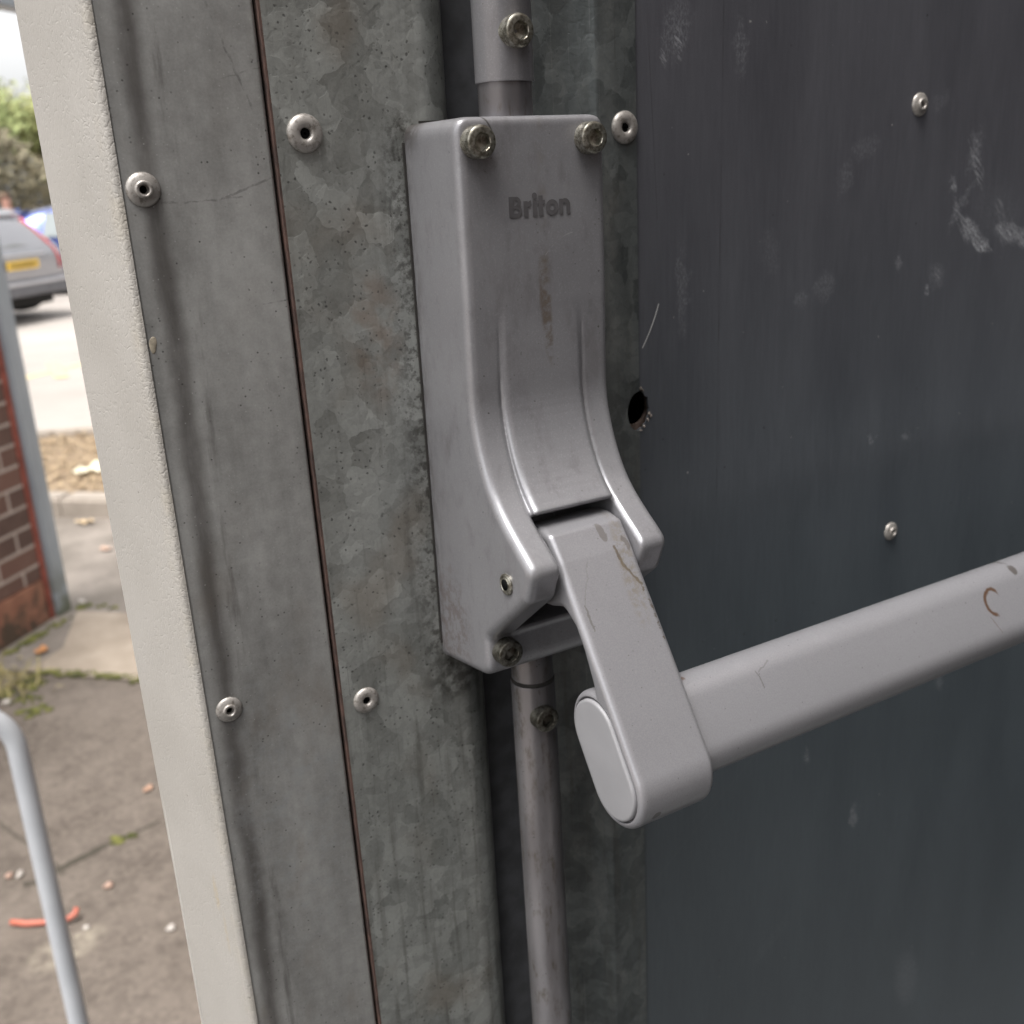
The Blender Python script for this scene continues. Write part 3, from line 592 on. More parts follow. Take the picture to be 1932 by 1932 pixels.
# arm exit below and a seat for the side pin
pin = np.hypot(H2 - 52.7, Z2 + 126.5)[None] - 4.3
V = np.maximum(V, -np.maximum(pin, Xg + 27.0))
v, f = surface_nets(V, (xs[0], ys[0], zs[0]), hs_)
v = np.stack([(v[:, 0] + XC) * K, -v[:, 1] * K, v[:, 2] * K], 1); f = f[:, ::-1]
case = np_mesh('latch_case', v, f[:, ::-1], M_case, door, DL, label='dirty silver painted latch housing with the maker name on its front')
bm = bmesh.new(); bm.from_mesh(case.data); bmesh.ops.recalc_face_normals(bm, faces=bm.faces); bm.to_mesh(case.data); bm.free()
for p in case.data.polygons: p.use_smooth = True

def socket_screw(par, x, y, z, R=4.9, hgt=5.4, lab=None, tilt=0.0, mat=None):      # y: height of the seat above the door face
    n = 96; vs = []; fs = []
    def ring(r, d, kn=0.0, hexa=False):
        b = len(vs)
        for i in range(n):
            a = 2 * PI * i / n; q = r
            if kn and i % 2: q = r - kn
            if hexa:
                aa = (a + .3) % (PI / 3) - PI / 6; q = r / math.cos(aa)
            vs.append((q * math.cos(a) * K, -d * K, q * math.sin(a) * K))
        return b
    rings = [ring(R * .97, -.2), ring(R, .15), ring(R, .3, .16), ring(R, hgt - 1.1, .16), ring(R - .08, hgt - .95), ring(R - .15, hgt - .55), ring(R - .6, hgt - .1), ring(R - 1.0, hgt),
             ring(2.75, hgt), ring(2.5, hgt - .2, 0, True), ring(2.45, hgt - 2.6, 0, True), ring(.4, hgt - 3.4)]
    for a, b in zip(rings, rings[1:]):
        for i in range(n):
            j = (i + 1) % n; fs.append((a + i, a + j, b + j, b + i))
    fs.append(tuple(range(rings[-1], rings[-1] + n)))
    o = mobj('socket_screw', vs, fs, mat or M_screw, par, (x * K, -y * K, z * K), True)
    o.rotation_euler = (tilt, random.uniform(0, 1), 0)
    bm = bmesh.new(); bm.from_mesh(o.data); bmesh.ops.recalc_face_normals(bm, faces=bm.faces); bm.to_mesh(o.data); bm.free()
    shade_auto(o, 32)
    if lab: o['label'] = lab
    return o
socket_screw(case, 161.0, 36.3, 8.7, lab='socket screw at the upper left of the housing')
socket_screw(case, 201.6, 36.3, 8.8, lab='socket screw at the upper right of the housing')
socket_screw(case, 161.2, 36.6, -157.6, lab='socket screw at the bottom left of the housing', mat=M_screwd)
socket_screw(case, 202.0, 36.6, -157.6)
# pin in the side of the case
v_, f_ = lathe([(3.6 * K, -.6 * K), (3.6 * K, .1 * K), (3.3 * K, .35 * K), (2.8 * K, .40 * K), (2.5 * K, .15 * K), (2.3 * K, .40 * K), (1.8 * K, .45 * K), (1.7 * K, .3 * K), (.2 * K, .3 * K)], 36)
o = mobj('pivot_pin', v_, f_, M_screw, case, (154.25 * K, -52.7 * K, -126.5 * K), True, label='small round pivot pin in the side of the housing'); o.rotation_euler = (0, 0, -PI / 2); shade_auto(o, 35)
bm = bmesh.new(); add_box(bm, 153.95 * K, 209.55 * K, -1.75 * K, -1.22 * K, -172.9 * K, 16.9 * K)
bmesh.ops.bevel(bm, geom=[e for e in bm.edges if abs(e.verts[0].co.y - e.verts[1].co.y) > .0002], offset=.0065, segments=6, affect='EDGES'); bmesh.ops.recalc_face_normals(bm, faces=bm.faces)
bmobj('case_shadow_line', bm, M_black, case)  # added black plate drawing the grimy shadow gap around the case
v_, f_ = lathe([(1.9 * K, .42 * K), (1.85 * K, .60 * K), (.2 * K, .60 * K)], 24)
o2 = mobj('pin_bore', v_, f_, M_hole, case, (154.25 * K, -52.7 * K, -126.5 * K), True); o2.rotation_euler = (0, 0, -PI / 2)
# printed maker name: bold geometric letters drawn as flat shapes, one mesh
def ringpoly(cx, cy, ro, ri, a0, a1, n=20):
    o_ = [(cx + ro * math.cos(math.radians(a0 + (a1 - a0) * i / n)), cy + ro * math.sin(math.radians(a0 + (a1 - a0) * i / n))) for i in range(n + 1)]
    i_ = [(cx + ri * math.cos(math.radians(a0 + (a1 - a0) * i / n)), cy + ri * math.sin(math.radians(a0 + (a1 - a0) * i / n))) for i in range(n + 1)]
    return [(o_[k], o_[k + 1], i_[k + 1], i_[k]) for k in range(n)]
def rect(x0, y0, x1, y1): return [((x0, y0), (x1, y0), (x1, y1), (x0, y1))]
G = []
G += rect(0, 0, 1.75, 6.2)                                                   # B
G += rect(1.75, 0, 2.9, 1.25) + rect(1.75, 2.6, 2.9, 3.6) + rect(1.75, 5.0, 2.6, 6.2) + ringpoly(2.9, 1.8, 1.8, .55, -90, 90) + ringpoly(2.6, 4.4, 1.8, .55, -90, 90)
G += rect(5.25, 0, 6.85, 4.7) + ringpoly(8.3, 2.6, 2.25, .85, 95, 165, 8)      # r
G += rect(8.65, 0, 10.25, 4.7) + ringpoly(9.4, 6.15, .95, 0, 0, 360, 24)         # i
G += rect(10.85, 0, 12.4, 6.1) + rect(10.45, 3.5, 10.85, 4.7) + rect(12.4, 3.5, 13.25, 4.7)  # t
G += ringpoly(15.85, 2.35, 2.4, .95, 0, 360, 36)                            # o
G += rect(18.5, 0, 19.95, 4.7) + rect(21.25, 0, 22.7, 2.9) + ringpoly(20.75, 2.85, 1.95, .5, 0, 130, 16)   # n
vs = []; fs = []
for i, q in enumerate(G):
    b_ = len(vs); lift = (i % 5) * .0006
    vs += [((171.6 + x) * K, -(37.05 + lift) * K, (-13.75 + y) * K) for x, y in q]; fs.append((b_, b_ + 1, b_ + 2, b_ + 3))
mobj('lettering', vs, fs, M_letter, case, label='dark grey lettering reading Briton')

# --- lever arm
A0, A1 = 168.0, 197.6; ha = .42
ys = np.arange(34, 106, ha); zs = np.arange(-206, -106, ha); xs = np.arange(A0 - 2, A1 + 2.4, ha)
H2, Z2 = np.meshgrid(ys, zs, indexing='ij')
cen = np.array([86.3, -179.3]); ax = np.array([.54, -.8417])
def stadium(cen, L, R):                                  # L half length including caps
    a = cen - ax * (L - R); b = cen + ax * (L - R); e = b - a
    wx, wy = H2 - a[0], Z2 - a[1]; t_ = np.clip((wx * e[0] + wy * e[1]) / (e @ e), 0, 1)
    return np.hypot(wx - e[0] * t_, wy - e[1] * t_) - R
boss = stadium(cen, 22.8, 14.1)
web = [(44, -110.8), (51, -110.4), (57.6, -111.8), (63.6, -119.6), (69.6, -128.6), (77.0, -139.6), (86.1, -153.1), (93.52, -164.42), (98.17, -171.68), (100.9, -176.0), (88, -180), (79.4, -154.5), (75.2, -145.5), (71.0, -138.8), (64.5, -134.2), (57, -136.5), (46, -138), (38, -128), (38, -116)]
Pw = poly_sdf(H2, Z2, fillet(web, [3, 2, 2.6, 0, 0, 0, 0, 0, 0, 0, 0, 0, 3, 4, 5, 4, 3, 5, 3]))
vv = (H2 - cen[0]) * .8417 + (Z2 - cen[1]) * .54
Pa = smin(Pw, boss, 3.0 * np.clip((8 - vv) / 6, .01, 1))
Xg = xs[:, None, None] - (A0 + A1) / 2; hw = (A1 - A0) / 2
arm3 = rmax(np.broadcast_to(Pa[None], (len(xs), len(ys), len(zs))), np.abs(Xg) - hw, 2.3)
rec = np.maximum(np.broadcast_to(stadium(cen - np.array([.3, 0]), 20.6, 11.6)[None], arm3.shape), Xg + hw - 1.6)
arm3 = smax(arm3, -rec, .4)
v, f = surface_nets(arm3, (xs[0], ys[0], zs[0]), ha)
v = np.stack([v[:, 0] * K, -v[:, 1] * K, v[:, 2] * K], 1)
arm = np_mesh('lever_arm', v, f, M_arm, door, DL, label='silver painted lever arm carrying the push bar')
bm = bmesh.new(); bm.from_mesh(arm.data); bmesh.ops.recalc_face_normals(bm, faces=bm.faces); bm.to_mesh(arm.data); bm.free()
for p in arm.data.polygons: p.use_smooth = True
def stadium_ring(L, R, n=20, c=cen - np.array([.3, 0])):
    pts = []; nrm = np.array([-ax[1], ax[0]])
    for i in range(n + 1):
        a = -PI / 2 + PI * i / n; pts.append(c + ax * (L - R) + (ax * math.cos(a) + nrm * math.sin(a)) * R)
    for i in range(n + 1):
        a = PI / 2 + PI * i / n; pts.append(c - ax * (L - R) + (ax * math.cos(a) + nrm * math.sin(a)) * R)
    return pts
def stadium_solid(name, rings, mat, par, loc, c=cen - np.array([.3, 0]), **pr):        # rings: (x, L, R)
    vs = []; fs = []; n = len(stadium_ring(20, 10))
    for x, L, R in rings:
        for p in stadium_ring(L, R, c=c): vs.append((x * K, -p[0] * K, p[1] * K))
    for k in range(len(rings) - 1):
        for i in range(n):
            j = (i + 1) % n; fs.append((k * n + i, k * n + j, (k + 1) * n + j, (k + 1) * n + i))
    fs.append(tuple(range(n))); fs.append(tuple(reversed(range((len(rings) - 1) * n, len(rings) * n))))
    o = mobj(name, vs, fs, mat, par, loc, True, **pr)
    bm = bmesh.new(); bm.from_mesh(o.data); bmesh.ops.recalc_face_normals(bm, faces=bm.faces); bm.to_mesh(o.data); bm.free(); return shade_auto(o, 50)
stadium_solid('end_cap', [(167.25, 19.0, 10.0), (167.3, 19.6, 10.6), (167.6, 19.95, 10.95), (168.2, 20.05, 11.05), (169.5, 20.05, 11.05)], M_cap, arm, (0, 0, 0), label='smooth grey oval cap closing the bar end')
stadium_solid('push_bar', [(197.0, 17.0, 9.5), (300, 17.0, 9.5), (780, 17.0, 9.5)], M_bar, door, DL, c=np.array([86.3, -177.9]), label='long silver oval push bar with a few rusty nicks')

# far end of the bar, near the hinges
fc = bpy.data.objects.new('latch_case', case.data); C.objects.link(fc); fc.parent = door; fc.location = DL + Vector((611.6 * K, 0, 0))
fa = bpy.data.objects.new('lever_arm', arm.data); C.objects.link(fa); fa.parent = door; fa.scale = (-1, 1, 1); fa.location = DL + Vector((.9755, 0, 0)); fa.rotation_euler = (0, 0, 0)

# --- vertical rods
def cyl_z(name, x, h, r, z0, z1, mat, par, loc, hollow=0.0, n=64, **pr):
    prof_ = [(r - .5, z0), (r - .12, z0 + .1), (r, z0 + .45), (r, z1 - .45), (r - .12, z1 - .1), (r - .5, z1)]
    if hollow: prof_ = [(hollow, z0 + 3), (hollow, z0)] + prof_ + [(hollow, z1), (hollow, z1 - 3)]
    vs = []; fs = []
    for rr_, z in prof_:
        for i in range(n): a = 2 * PI * i / n; vs.append(((x + rr_ * math.cos(a)) * K, (-h + rr_ * math.sin(a)) * K, z * K))
    for k in range(len(prof_) - 1):
        for i in range(n):
            j = (i + 1) % n; fs.append((k * n + i, k * n + j, (k + 1) * n + j, (k + 1) * n + i))
    fs.append(tuple(reversed(range(n)))); fs.append(tuple(range((len(prof_) - 1) * n, len(prof_) * n)))
    o = mobj(name, vs, fs, mat, par, loc, True, **pr); return shade_auto(o, 35)
rodu = cyl_z('upper_rod', 181.75, 21, 9.3, 26.4, 520, M_case, door, DL, hollow=8.7, label='upper silver rod sleeve above the housing')
cyl_z('rod_stub', 181.75, 21, 8.6, 12, 60, M_rod, rodu, (0, 0, 0), label='bare grimy stub between sleeve and housing')
socket_screw(rodu, 180.9, 28.2, 40.2, lab='grub screw with a socket head in the upper rod')
rodl = cyl_z('lower_rod', 181.75, 21, 8.35, -1380, -183.2, M_rod, door, DL, hollow=7.6, label='lower grey steel rod running down from the housing')
cyl_z('rod_stub', 181.75, 21, 7.9, -230, -160, M_rod, rodl, (0, 0, 0), label='short stub entering the underside of the housing')
rodl.rotation_euler = (0, -.009, 0); rodl.location = DL + Vector((-.0018, 0, 0))
cyl_z('rod_gap', 181.75, 21, 8.15, -183.4, -181.6, M_black, rodl, (0, 0, 0))
socket_screw(rodl, 180.5, 27.6, -195.4, lab='dark socket screw in the lower rod', mat=M_screwd)

# ================================================================== THE PLACE BEYOND
def strip_sheet(name, pts, z, mat, **pr):
    return mobj(name, [(x, y, z) for x, y in pts], [tuple(range(len(pts)))], mat, **pr)
DW = Vector((.705, .709, 0)); NW = Vector((.709, -.705, 0))      # brick wall direction, its face normal
def mat_tarmac():
    t = NT('worn_tarmac', 1.0); g1 = t.noise(.012, 3, .6); big = t.noise(.5, 4, .6); mid = t.noise(.09, 4, .6)
    col = t.mix(t.map(t.add(t.mul(big, .6), t.mul(mid, .4)), .35, .65), (0.088, 0.072, 0.060), (0.155, 0.130, 0.110))
    gd_, gc = t.voro(.014); col = t.mix(t.mul(gc, .45), col, (0.22, 0.185, 0.155)); col = t.mix(t.mul(t.map(g1, .3, .45, 1, 0), .4), col, (0.05, 0.043, 0.038))
    pale = t.mul(t.ell(t.x, t.y, .062, 1.735, .075, .045, .3, .8), t.map(t.noise(.03, 4), .35, .6)); col = t.mix(t.mul(pale, .55), col, (0.36, 0.32, 0.25))
    cw = t.add(t.y, t.mul(t.sub(t.noise(.08, 3), .5), .07)); ck = t.seg(t.x, cw, (.02, 2.01), (.33, 2.09), .012); ck = t.mx(ck, t.mul(t.seg(t.x, cw, (-.1, 2.6), (.1, 2.01), .008), .6))
    col = t.mix(t.mul(ck, .75), col, (0.035, 0.032, 0.022))
    h = t.add(t.mul(gc, .6), t.mul(mid, .6)); h = t.sub(h, ck)
    return t.fin(col, .85, 0, t.bump(h, .6, .004), .3)
def mat_concrete(name, a, b, k=1.0):
    t = NT(name, 1.0); big = t.noise(.35 * k, 4, .6); f_ = t.noise(.01, 3, .6)
    col = t.mix(t.map(t.add(t.mul(big, .8), t.mul(f_, .2)), .35, .65), a, b)
    return t.fin(col, .85, 0, t.bump(t.add(f_, t.noise(.05, 4)), .4, .003), .3)
M_tar = mat_tarmac(); M_conc = mat_concrete('stained_concrete', (0.26, 0.215, 0.17), (0.40, 0.335, 0.27)); M_conc2 = mat_concrete('grey_pavement', (0.15, 0.13, 0.11), (0.27, 0.235, 0.205))
M_road = mat_concrete('pale_car_park', (0.30, 0.27, 0.245), (0.40, 0.365, 0.335), 6); M_kerb = mat_concrete('kerb_concrete', (0.26, 0.225, 0.19), (0.40, 0.35, 0.30)); M_soil = mat_concrete('verge_soil', (0.20, 0.145, 0.095), (0.33, 0.25, 0.165), .4)  # car park in a paler tone than the near tarmac

gv = []; gf = []; 
strip_sheet('ground', [(-150, -60), (150, -60), (150, 220), (-150, 220)], 0.0, M_tar, kind='structure')
E_ = Vector((.727, -.686, 0)).normalized(); K0 = Vector((.551, 4.993, 0)); M0 = Vector((.182, 3.209, 0)); M1 = (Vector((.465, 2.92, 0)) - M0).normalized()
def P2(v): return (v.x, v.y)
strip_sheet('pavement', [P2(M0 - M1 * .25), P2(M0 + M1 * 1.4), P2(K0 + E_ * 2.0), P2(K0 - E_ * 1.6)], 0.004, M_conc2, kind='structure')
strip_sheet('path', [P2(M0 - M1 * .02), P2(M0 + M1 * 1.4), P2(Vector((.555, 3.583, 0)) + M1 * 1.0), P2(Vector((.40, 3.66, 0))), P2(Vector((.30, 3.34, 0)))], 0.008, M_conc, kind='structure')
F0 = Vector((.703, 6.475, 0)); F1 = Vector((.224, -.082, 0)).normalized()
strip_sheet('bounce_damper', [(-2.6, -5), (5, -5), (5, .95), (-2.6, .95)], 0.004, mat_concrete('dark_bounce_grey', (0.085, 0.088, 0.090), (0.135, 0.138, 0.138)), kind='structure')  # unseen dark ground added to cut warm bounce on to the door
# verge between two kerbs, car park behind it
strip_sheet('verge', [P2(K0 - E_ * 2.4 + DW * .1), P2(K0 + E_ * 3 + DW * .1), P2(F0 + F1 * 4), P2(F0 - F1 * 2.2)], 0.085, M_soil, kind='structure')
strip_sheet('road', [P2(F0 - F1 * 60), P2(F0 + F1 * 60), (90, 120), (-60, 120)], 0.06, M_road, kind='structure')
def slab(name, a, b, wdt, z0, z1, mat, dirw, **pr):
    bm = bmesh.new(); pts = [a, b, b + dirw * wdt, a + dirw * wdt]
    lo = [bm.verts.new((p.x, p.y, z0)) for p in pts]; hi = [bm.verts.new((p.x, p.y, z1)) for p in pts]
    bm.faces.new(lo[::-1]); bm.faces.new(hi)
    for i in range(4): bm.faces.new((lo[i], lo[(i + 1) % 4], hi[(i + 1) % 4], hi[i]))
    es = [e for e in bm.edges if e.verts[0].co.z > z1 - 1e-4 and e.verts[1].co.z > z1 - 1e-4]
    bmesh.ops.bevel(bm, geom=es, offset=.015, segments=3, affect='EDGES'); bmesh.ops.recalc_face_normals(bm, faces=bm.faces)
    return bmobj(name, bm, mat, **pr)
for i in range(5):
    a = K0 + E_ * (-1.83 + i * .915)
    slab('kerb', a, a + E_ * .909, .125, -.02, .10, M_kerb, DW, kind='structure')
slab('kerb', F0 - F1 * 8, F0 + F1 * 4, .12, 0, .13, M_kerb, Vector((-F1.y, F1.x, 0)), kind='structure')
# leaf litter on the verge
bm = bmesh.new()
for i in range(5000):
    u, v_ = random.random(), random.random(); p = K0 + DW * (.14 + v_ * 1.15) + E_ * (-1.2 + u * 2.6)
    r = random.uniform(.008, .022); a = random.uniform(0, 6.3); tl = Vector((random.uniform(-.5, .5), random.uniform(-.5, .5), 1)).normalized()
    e1 = Vector((math.cos(a), math.sin(a), 0)); e1 = (e1 - tl * e1.dot(tl)).normalized(); e2 = tl.cross(e1)
    c_ = Vector((p.x, p.y, .09 + random.uniform(0, .035)))
    bm.faces.new([bm.verts.new(c_ + e1 * r), bm.verts.new(c_ + e2 * r * .5), bm.verts.new(c_ - e1 * r * .9), bm.verts.new(c_ - e2 * r * .55)])
t = NT('dead_leaves', 1.0); n_ = t.noise(.05, 3); bmobj('leaf_litter', bm, t.fin(t.mix(t.map(n_, .35, .65), (0.22, 0.15, 0.085), (0.42, 0.32, 0.20)), .8), kind='stuff', label='brown dead leaves lying on the verge between the two kerbs')
def curled_sheet(name, c, lx, ly, rz, mat, cup=.3, n=8, **pr):
    vs = []; fs = []
    for i in range(n + 1):
        for j in range(n + 1):
            u, v_ = i / n * 2 - 1, j / n * 2 - 1; k = math.sqrt(max(0, 1 - .5 * v_ * v_)); w_ = math.sqrt(max(0, 1 - .55 * u * u))
            x, y = u * lx * k, v_ * ly * w_; z = cup * lx * (u * u * .6 + v_ * v_ * .4) + .12 * lx * math.sin(5 * u + 3 * v_)
            vs.append((x * math.cos(rz) - y * math.sin(rz), x * math.sin(rz) + y * math.cos(rz), z + .12 * lx))
    for i in range(n):
        for j in range(n): a = i * (n + 1) + j; fs.append((a, a + 1, a + n + 2, a + n + 1))
    o = mobj(name, vs, fs, mat, None, c, True, **pr); md = o.modifiers.new('t', 'SOLIDIFY'); md.thickness = .0015; return o
M_paper = simple('pale_litter', (.72, .66, .5), .8, 0, .1, 20)
curled_sheet('paper_scrap', (.765, 5.40, .095), .10, .06, .4, M_paper, label='pale crumpled scrap lying on the leaf litter', cat='litter')
# yellow line and dash on the car park
yl = Vector((.377, .284, 0)).normalized(); y0 = Vector((.99, 9.207, 0)); yp = Vector((-yl.y, yl.x, 0))
M_yel = simple('faded_yellow_paint', (.62, .50, .26), .8, 0, .15, 60)
strip_sheet('road_marking', [P2(y0 - yl * 3), P2(y0 + yl * 5), P2(y0 + yl * 5 + yp * .10), P2(y0 - yl * 3 + yp * .10)], .064, M_yel, kind='structure')
y1 = Vector((1.10, 8.95, 0)); strip_sheet('road_marking', [P2(y1), P2(y1 + Vector((.11, -.01, 0))), P2(y1 + Vector((.16, .9, 0))), P2(y1 + Vector((.06, .92, 0)))], .068, M_yel, kind='structure')

# --- brick wall with terracotta plinth, gate frame at its end
CW = Vector((.321, 3.67, 0))
def wall_mesh(name, mat, s0, s1, t0, t1, z0, z1, par=None, bev=0.0, **pr):     # s along -DW from CW, t along NW
    bm = bmesh.new(); pts = [(s, t_, z) for s in (s0, s1) for t_ in (t0, t1) for z in (z0, z1)]
    vs = [bm.verts.new((-s, -t_, z)) for s, t_, z in pts]
    for q in ((0, 1, 3, 2), (4, 6, 7, 5), (0, 4, 5, 1), (2, 3, 7, 6), (0, 2, 6, 4), (1, 5, 7, 3)): bm.faces.new([vs[i] for i in q])
    bmesh.ops.recalc_face_normals(bm, faces=bm.faces)
    if bev: bmesh.ops.bevel(bm, geom=list(bm.edges), offset=bev, segments=2, affect='EDGES')
    o = bmobj(name, bm, mat, par, **pr); return o
def mat_brick(name='old_brick', c1=(0.185, 0.100, 0.078), c2=(0.105, 0.068, 0.057), mortar=(0.46, 0.385, 0.34)):
    t = NT(name, 1.0); cx = t.n.new('ShaderNodeCombineXYZ'); t.l.new(t.add(t.x, t.y), cx.inputs[0]); t.l.new(t.z, cx.inputs[1])
    b = t.n.new('ShaderNodeTexBrick'); t.l.new(cx.outputs[0], b.inputs['Vector']); b.inputs['Scale'].default_value = 1
    b.inputs['Brick Width'].default_value = .225; b.inputs['Row Height'].default_value = .075; b.inputs['Mortar Size'].default_value = .0065; b.inputs['Mortar Smooth'].default_value = .25; b.inputs['Bias'].default_value = 0
    b.inputs['Color1'].default_value = (*c1, 1); b.inputs['Color2'].default_value = (*c2, 1); b.inputs['Mortar'].default_value = (*mortar, 1)
    col = t.mix(t.mul(t.map(t.noise(.06, 4, .7), .45, .7), .4), b.outputs['Color'], (.20, .13, .10)); col = t.mix(t.mul(t.map(t.noise(.4, 3), .5, .7), .25), col, (.05, .045, .035))
    h = t.sub(t.mul(t.noise(.01, 4), .3), b.outputs['Fac']); return t.fin(col, .85, 0, t.bump(h, .8, .006), .3)
M_brick = mat_brick()
wall = empty('brick_wall', CW, 'brown brick garden wall with pale mortar, orange plinth and a red painted end', 'wall'); wall.rotation_euler = (0, 0, math.atan2(DW.y, DW.x))
wall_mesh('wall', M_brick, .028, 2.6, -.22, 0, .17, 2.35, wall)
t = NT('stained_terracotta', 1.0); ms = t.map(t.add(t.noise(.09, 5, .7), t.mul(t.z, -1.2)), .34, .5); colp = t.mix(t.map(t.noise(.05, 4), .3, .7), (.32, .15, .095), (.25, .11, .07)); colp = t.mix(t.mul(ms, .85), colp, (.055, .047, .032))
wall_mesh('plinth', t.fin(colp, .85, 0, t.bump(t.noise(.02, 4), .5, .004)), .03, .38, -.22, .006, -.01, .165, wall, .004)
wall_mesh('plinth', M_brick, .381, 2.6, -.22, .003, -.01, .168, wall)
wall_mesh('red_edge', simple('flaking_red_paint', (.27, .075, .052), .7, 0, .3, .05 * 1000), 0, .026, -.05, .005, .0, 2.35, wall, .002, label='red painted strip closing the end of the wall')
gate = empty('gate_frame', CW, 'pale blue grey painted steel post and lintel beside the brick wall', 'gate frame'); gate.rotation_euler = wall.rotation_euler
t = NT('blue_grey_paint', 1.0); v_ = t.noise(.12, 4, .6, stretch=(1, 1, 3)); colg = t.mix(t.map(v_, .3, .7), (.27, .30, .33), (.36, .39, .42)); colg = t.mix(t.mul(t.map(t.z, 0, .28, 1, 0), t.map(t.noise(.06, 4), .3, .6)), colg, (.13, .14, .10)); colg = t.mix(t.mul(t.map(t.noise(.03, 4, .7), .66, .72), .6), colg, (.13, .11, .10)); M_gate = t.fin(colg, .45)
wall_mesh('post', M_gate, -.075, -.003, -.06, .022, 0, 2.115, gate, .004); wall_mesh('post', M_gate, -1.30, -1.228, -.06, .022, 0, 2.115, gate, .004)
wall_mesh('lintel', M_gate, -1.36, .05, -.06, .03, 2.116, 2.21, gate, .004)
wall_mesh('latch_keep', M_black, -.082, -.076, -.03, .012, 1.02, 1.11, gate)

# --- handrail hoop close to the door
def tube(bm, pts, r, n=16):
    pts = [Vector(p) for p in pts]; rings = []
    for i, p in enumerate(pts):
        d = (pts[min(i + 1, len(pts) - 1)] - pts[max(i - 1, 0)]).normalized(); a = d.orthogonal().normalized() if i == 0 else (prev - d * prev.dot(d)).normalized(); prev = a; b = d.cross(a)
        rings.append([bm.verts.new(p + (a * math.cos(2 * PI * k / n) + b * math.sin(2 * PI * k / n)) * (r if not callable(r) else r(i / (len(pts) - 1)))) for k in range(n)])
    for A, B in zip(rings, rings[1:]):
        for k in range(n): bm.faces.new((A[k], A[(k + 1) % n], B[(k + 1) % n], B[k]))
    bm.faces.new(rings[0][::-1]); bm.faces.new(rings[-1])
hx, hy, hz = .0345, .985, .915; hd = Vector((-.93, .12, 0)).normalized(); R_ = .065
pts = [Vector((hx, hy, 0)), Vector((hx, hy, .4)), Vector((hx, hy, hz - R_))] + [Vector((hx, hy, hz - R_)) + hd * (R_ * (1 - math.cos(a))) + Vector((0, 0, R_ * math.sin(a))) for a in np.linspace(.15, PI / 2, 9)]
L_ = .75; e_ = pts[-1] + hd * L_; pts += [pts[-1] + hd * .2, e_] + [e_ + hd * (R_ * math.sin(a)) - Vector((0, 0, R_ * (1 - math.cos(a)))) for a in np.linspace(.15, PI / 2, 9)]
pts += [Vector((pts[-1].x, pts[-1].y, .4)), Vector((pts[-1].x, pts[-1].y, 0))]
rail = empty('handrail', (hx, hy, 0), 'pale grey tubular steel hoop rail standing on the tarmac in front of the wall', 'handrail')
bm = bmesh.new(); tube(bm, [p - Vector((hx, hy, 0)) for p in pts], .0125, 24); bmesh.ops.recalc_face_normals(bm, faces=bm.faces)
t = NT('pale_rail_paint', 1.0); M_rail = t.fin(t.mix(t.map(t.noise(.08, 4), .3, .7), (.46, .475, .50), (.54, .555, .58)), .4); bmobj('rail_tube', bm, M_rail, rail, smooth=True)
for p in (Vector((0, 0, 0)), Vector((pts[-1].x - hx, pts[-1].y - hy, 0))):
    vs, fs = lathe([(.045, 0), (.045, .005), (.043, .007), (.013, .008)], 24); o = mobj('foot_plate', [(a, c, -b) for a, b, c in vs], fs, M_rail, rail, p); 

# --- small things on the ground
M_peb = simple('pale_pebble', (.50, .46, .42), .7, 0, .2, 6); M_pebp = simple('pinkish_pebble', (.40, .27, .21), .8, 0, .25, 6); M_org = simple('orange_plastic', (.50, .15, .10), .5, 0, .12, 15); M_lf = simple('dry_pink_leaf', (.42, .26, .18), .8, 0, .2, 8)
def pebble(x, y, r, mat, lab, sq=.6):
    bm = bmesh.new(); bmesh.ops.create_icosphere(bm, subdivisions=3, radius=1); ph = random.uniform(0, 9)
    for v in bm.verts:
        k = 1 + .16 * math.sin(3 * v.co.x + ph) + .12 * math.sin(4 * v.co.y + 2 * ph) + .05 * math.sin(9 * v.co.z + ph); v.co = Vector((v.co.x * r * k, v.co.y * r * .7 * k, v.co.z * r * sq * k))
    o = bmobj('pebble', bm, mat, None, (x, y, r * sq * .8), True, label=lab, cat='pebble', group='pebbles scattered on the tarmac'); o.rotation_euler = (0, 0, ph)
pebble(.176, 1.891, .011, M_pebp, 'pinkish oval pebble alone in the middle of the tarmac behind the handrail'); pebble(-.012, 2.066, .010, M_pebp, 'pink brown pebble left one of the touching pair near the handrail')
pebble(.010, 2.055, .011, M_peb, 'whitish pebble right one of the touching pair near the handrail'); pebble(.261, 1.664, .010, M_peb, 'white pebble on the tarmac just left of the white door edge')
pebble(.108, 1.774, .007, M_peb, 'tiny pale pebble just past the right end of the orange stick'); pebble(.084, 3.021, .013, M_peb, 'round white pebble at the near end of the mossy patch below the wall')
pebble(.433, 3.761, .014, M_peb, 'round white pebble on the pavement at the foot of the grey gate post')
curled_sheet('fallen_leaf', (.345, 2.25, .002), .016, .009, .5, M_lf, label='dry pinkish leaf on dark tarmac beside the white door edge', cat='leaf')
curled_sheet('fallen_leaf', (.232, 3.345, .010), .030, .018, .8, simple('orange_leaf', (.5, .24, .10), .8), label='orange leaf beside the moss at the foot of the brick plinth', cat='leaf')
curled_sheet('fallen_leaf', (.628, 4.332, .006), .030, .018, 2.2, simple('pink_leaf', (.5, .35, .27), .8), label='small pinkish leaf on the pavement between gate post and kerb', cat='leaf')
curled_sheet('fallen_leaf', (.62, 4.80, .006), .045, .02, -.6, simple('tan_leaf', (.5, .38, .24), .8), label='tan leaf on the pavement against the face of the kerb', cat='leaf')
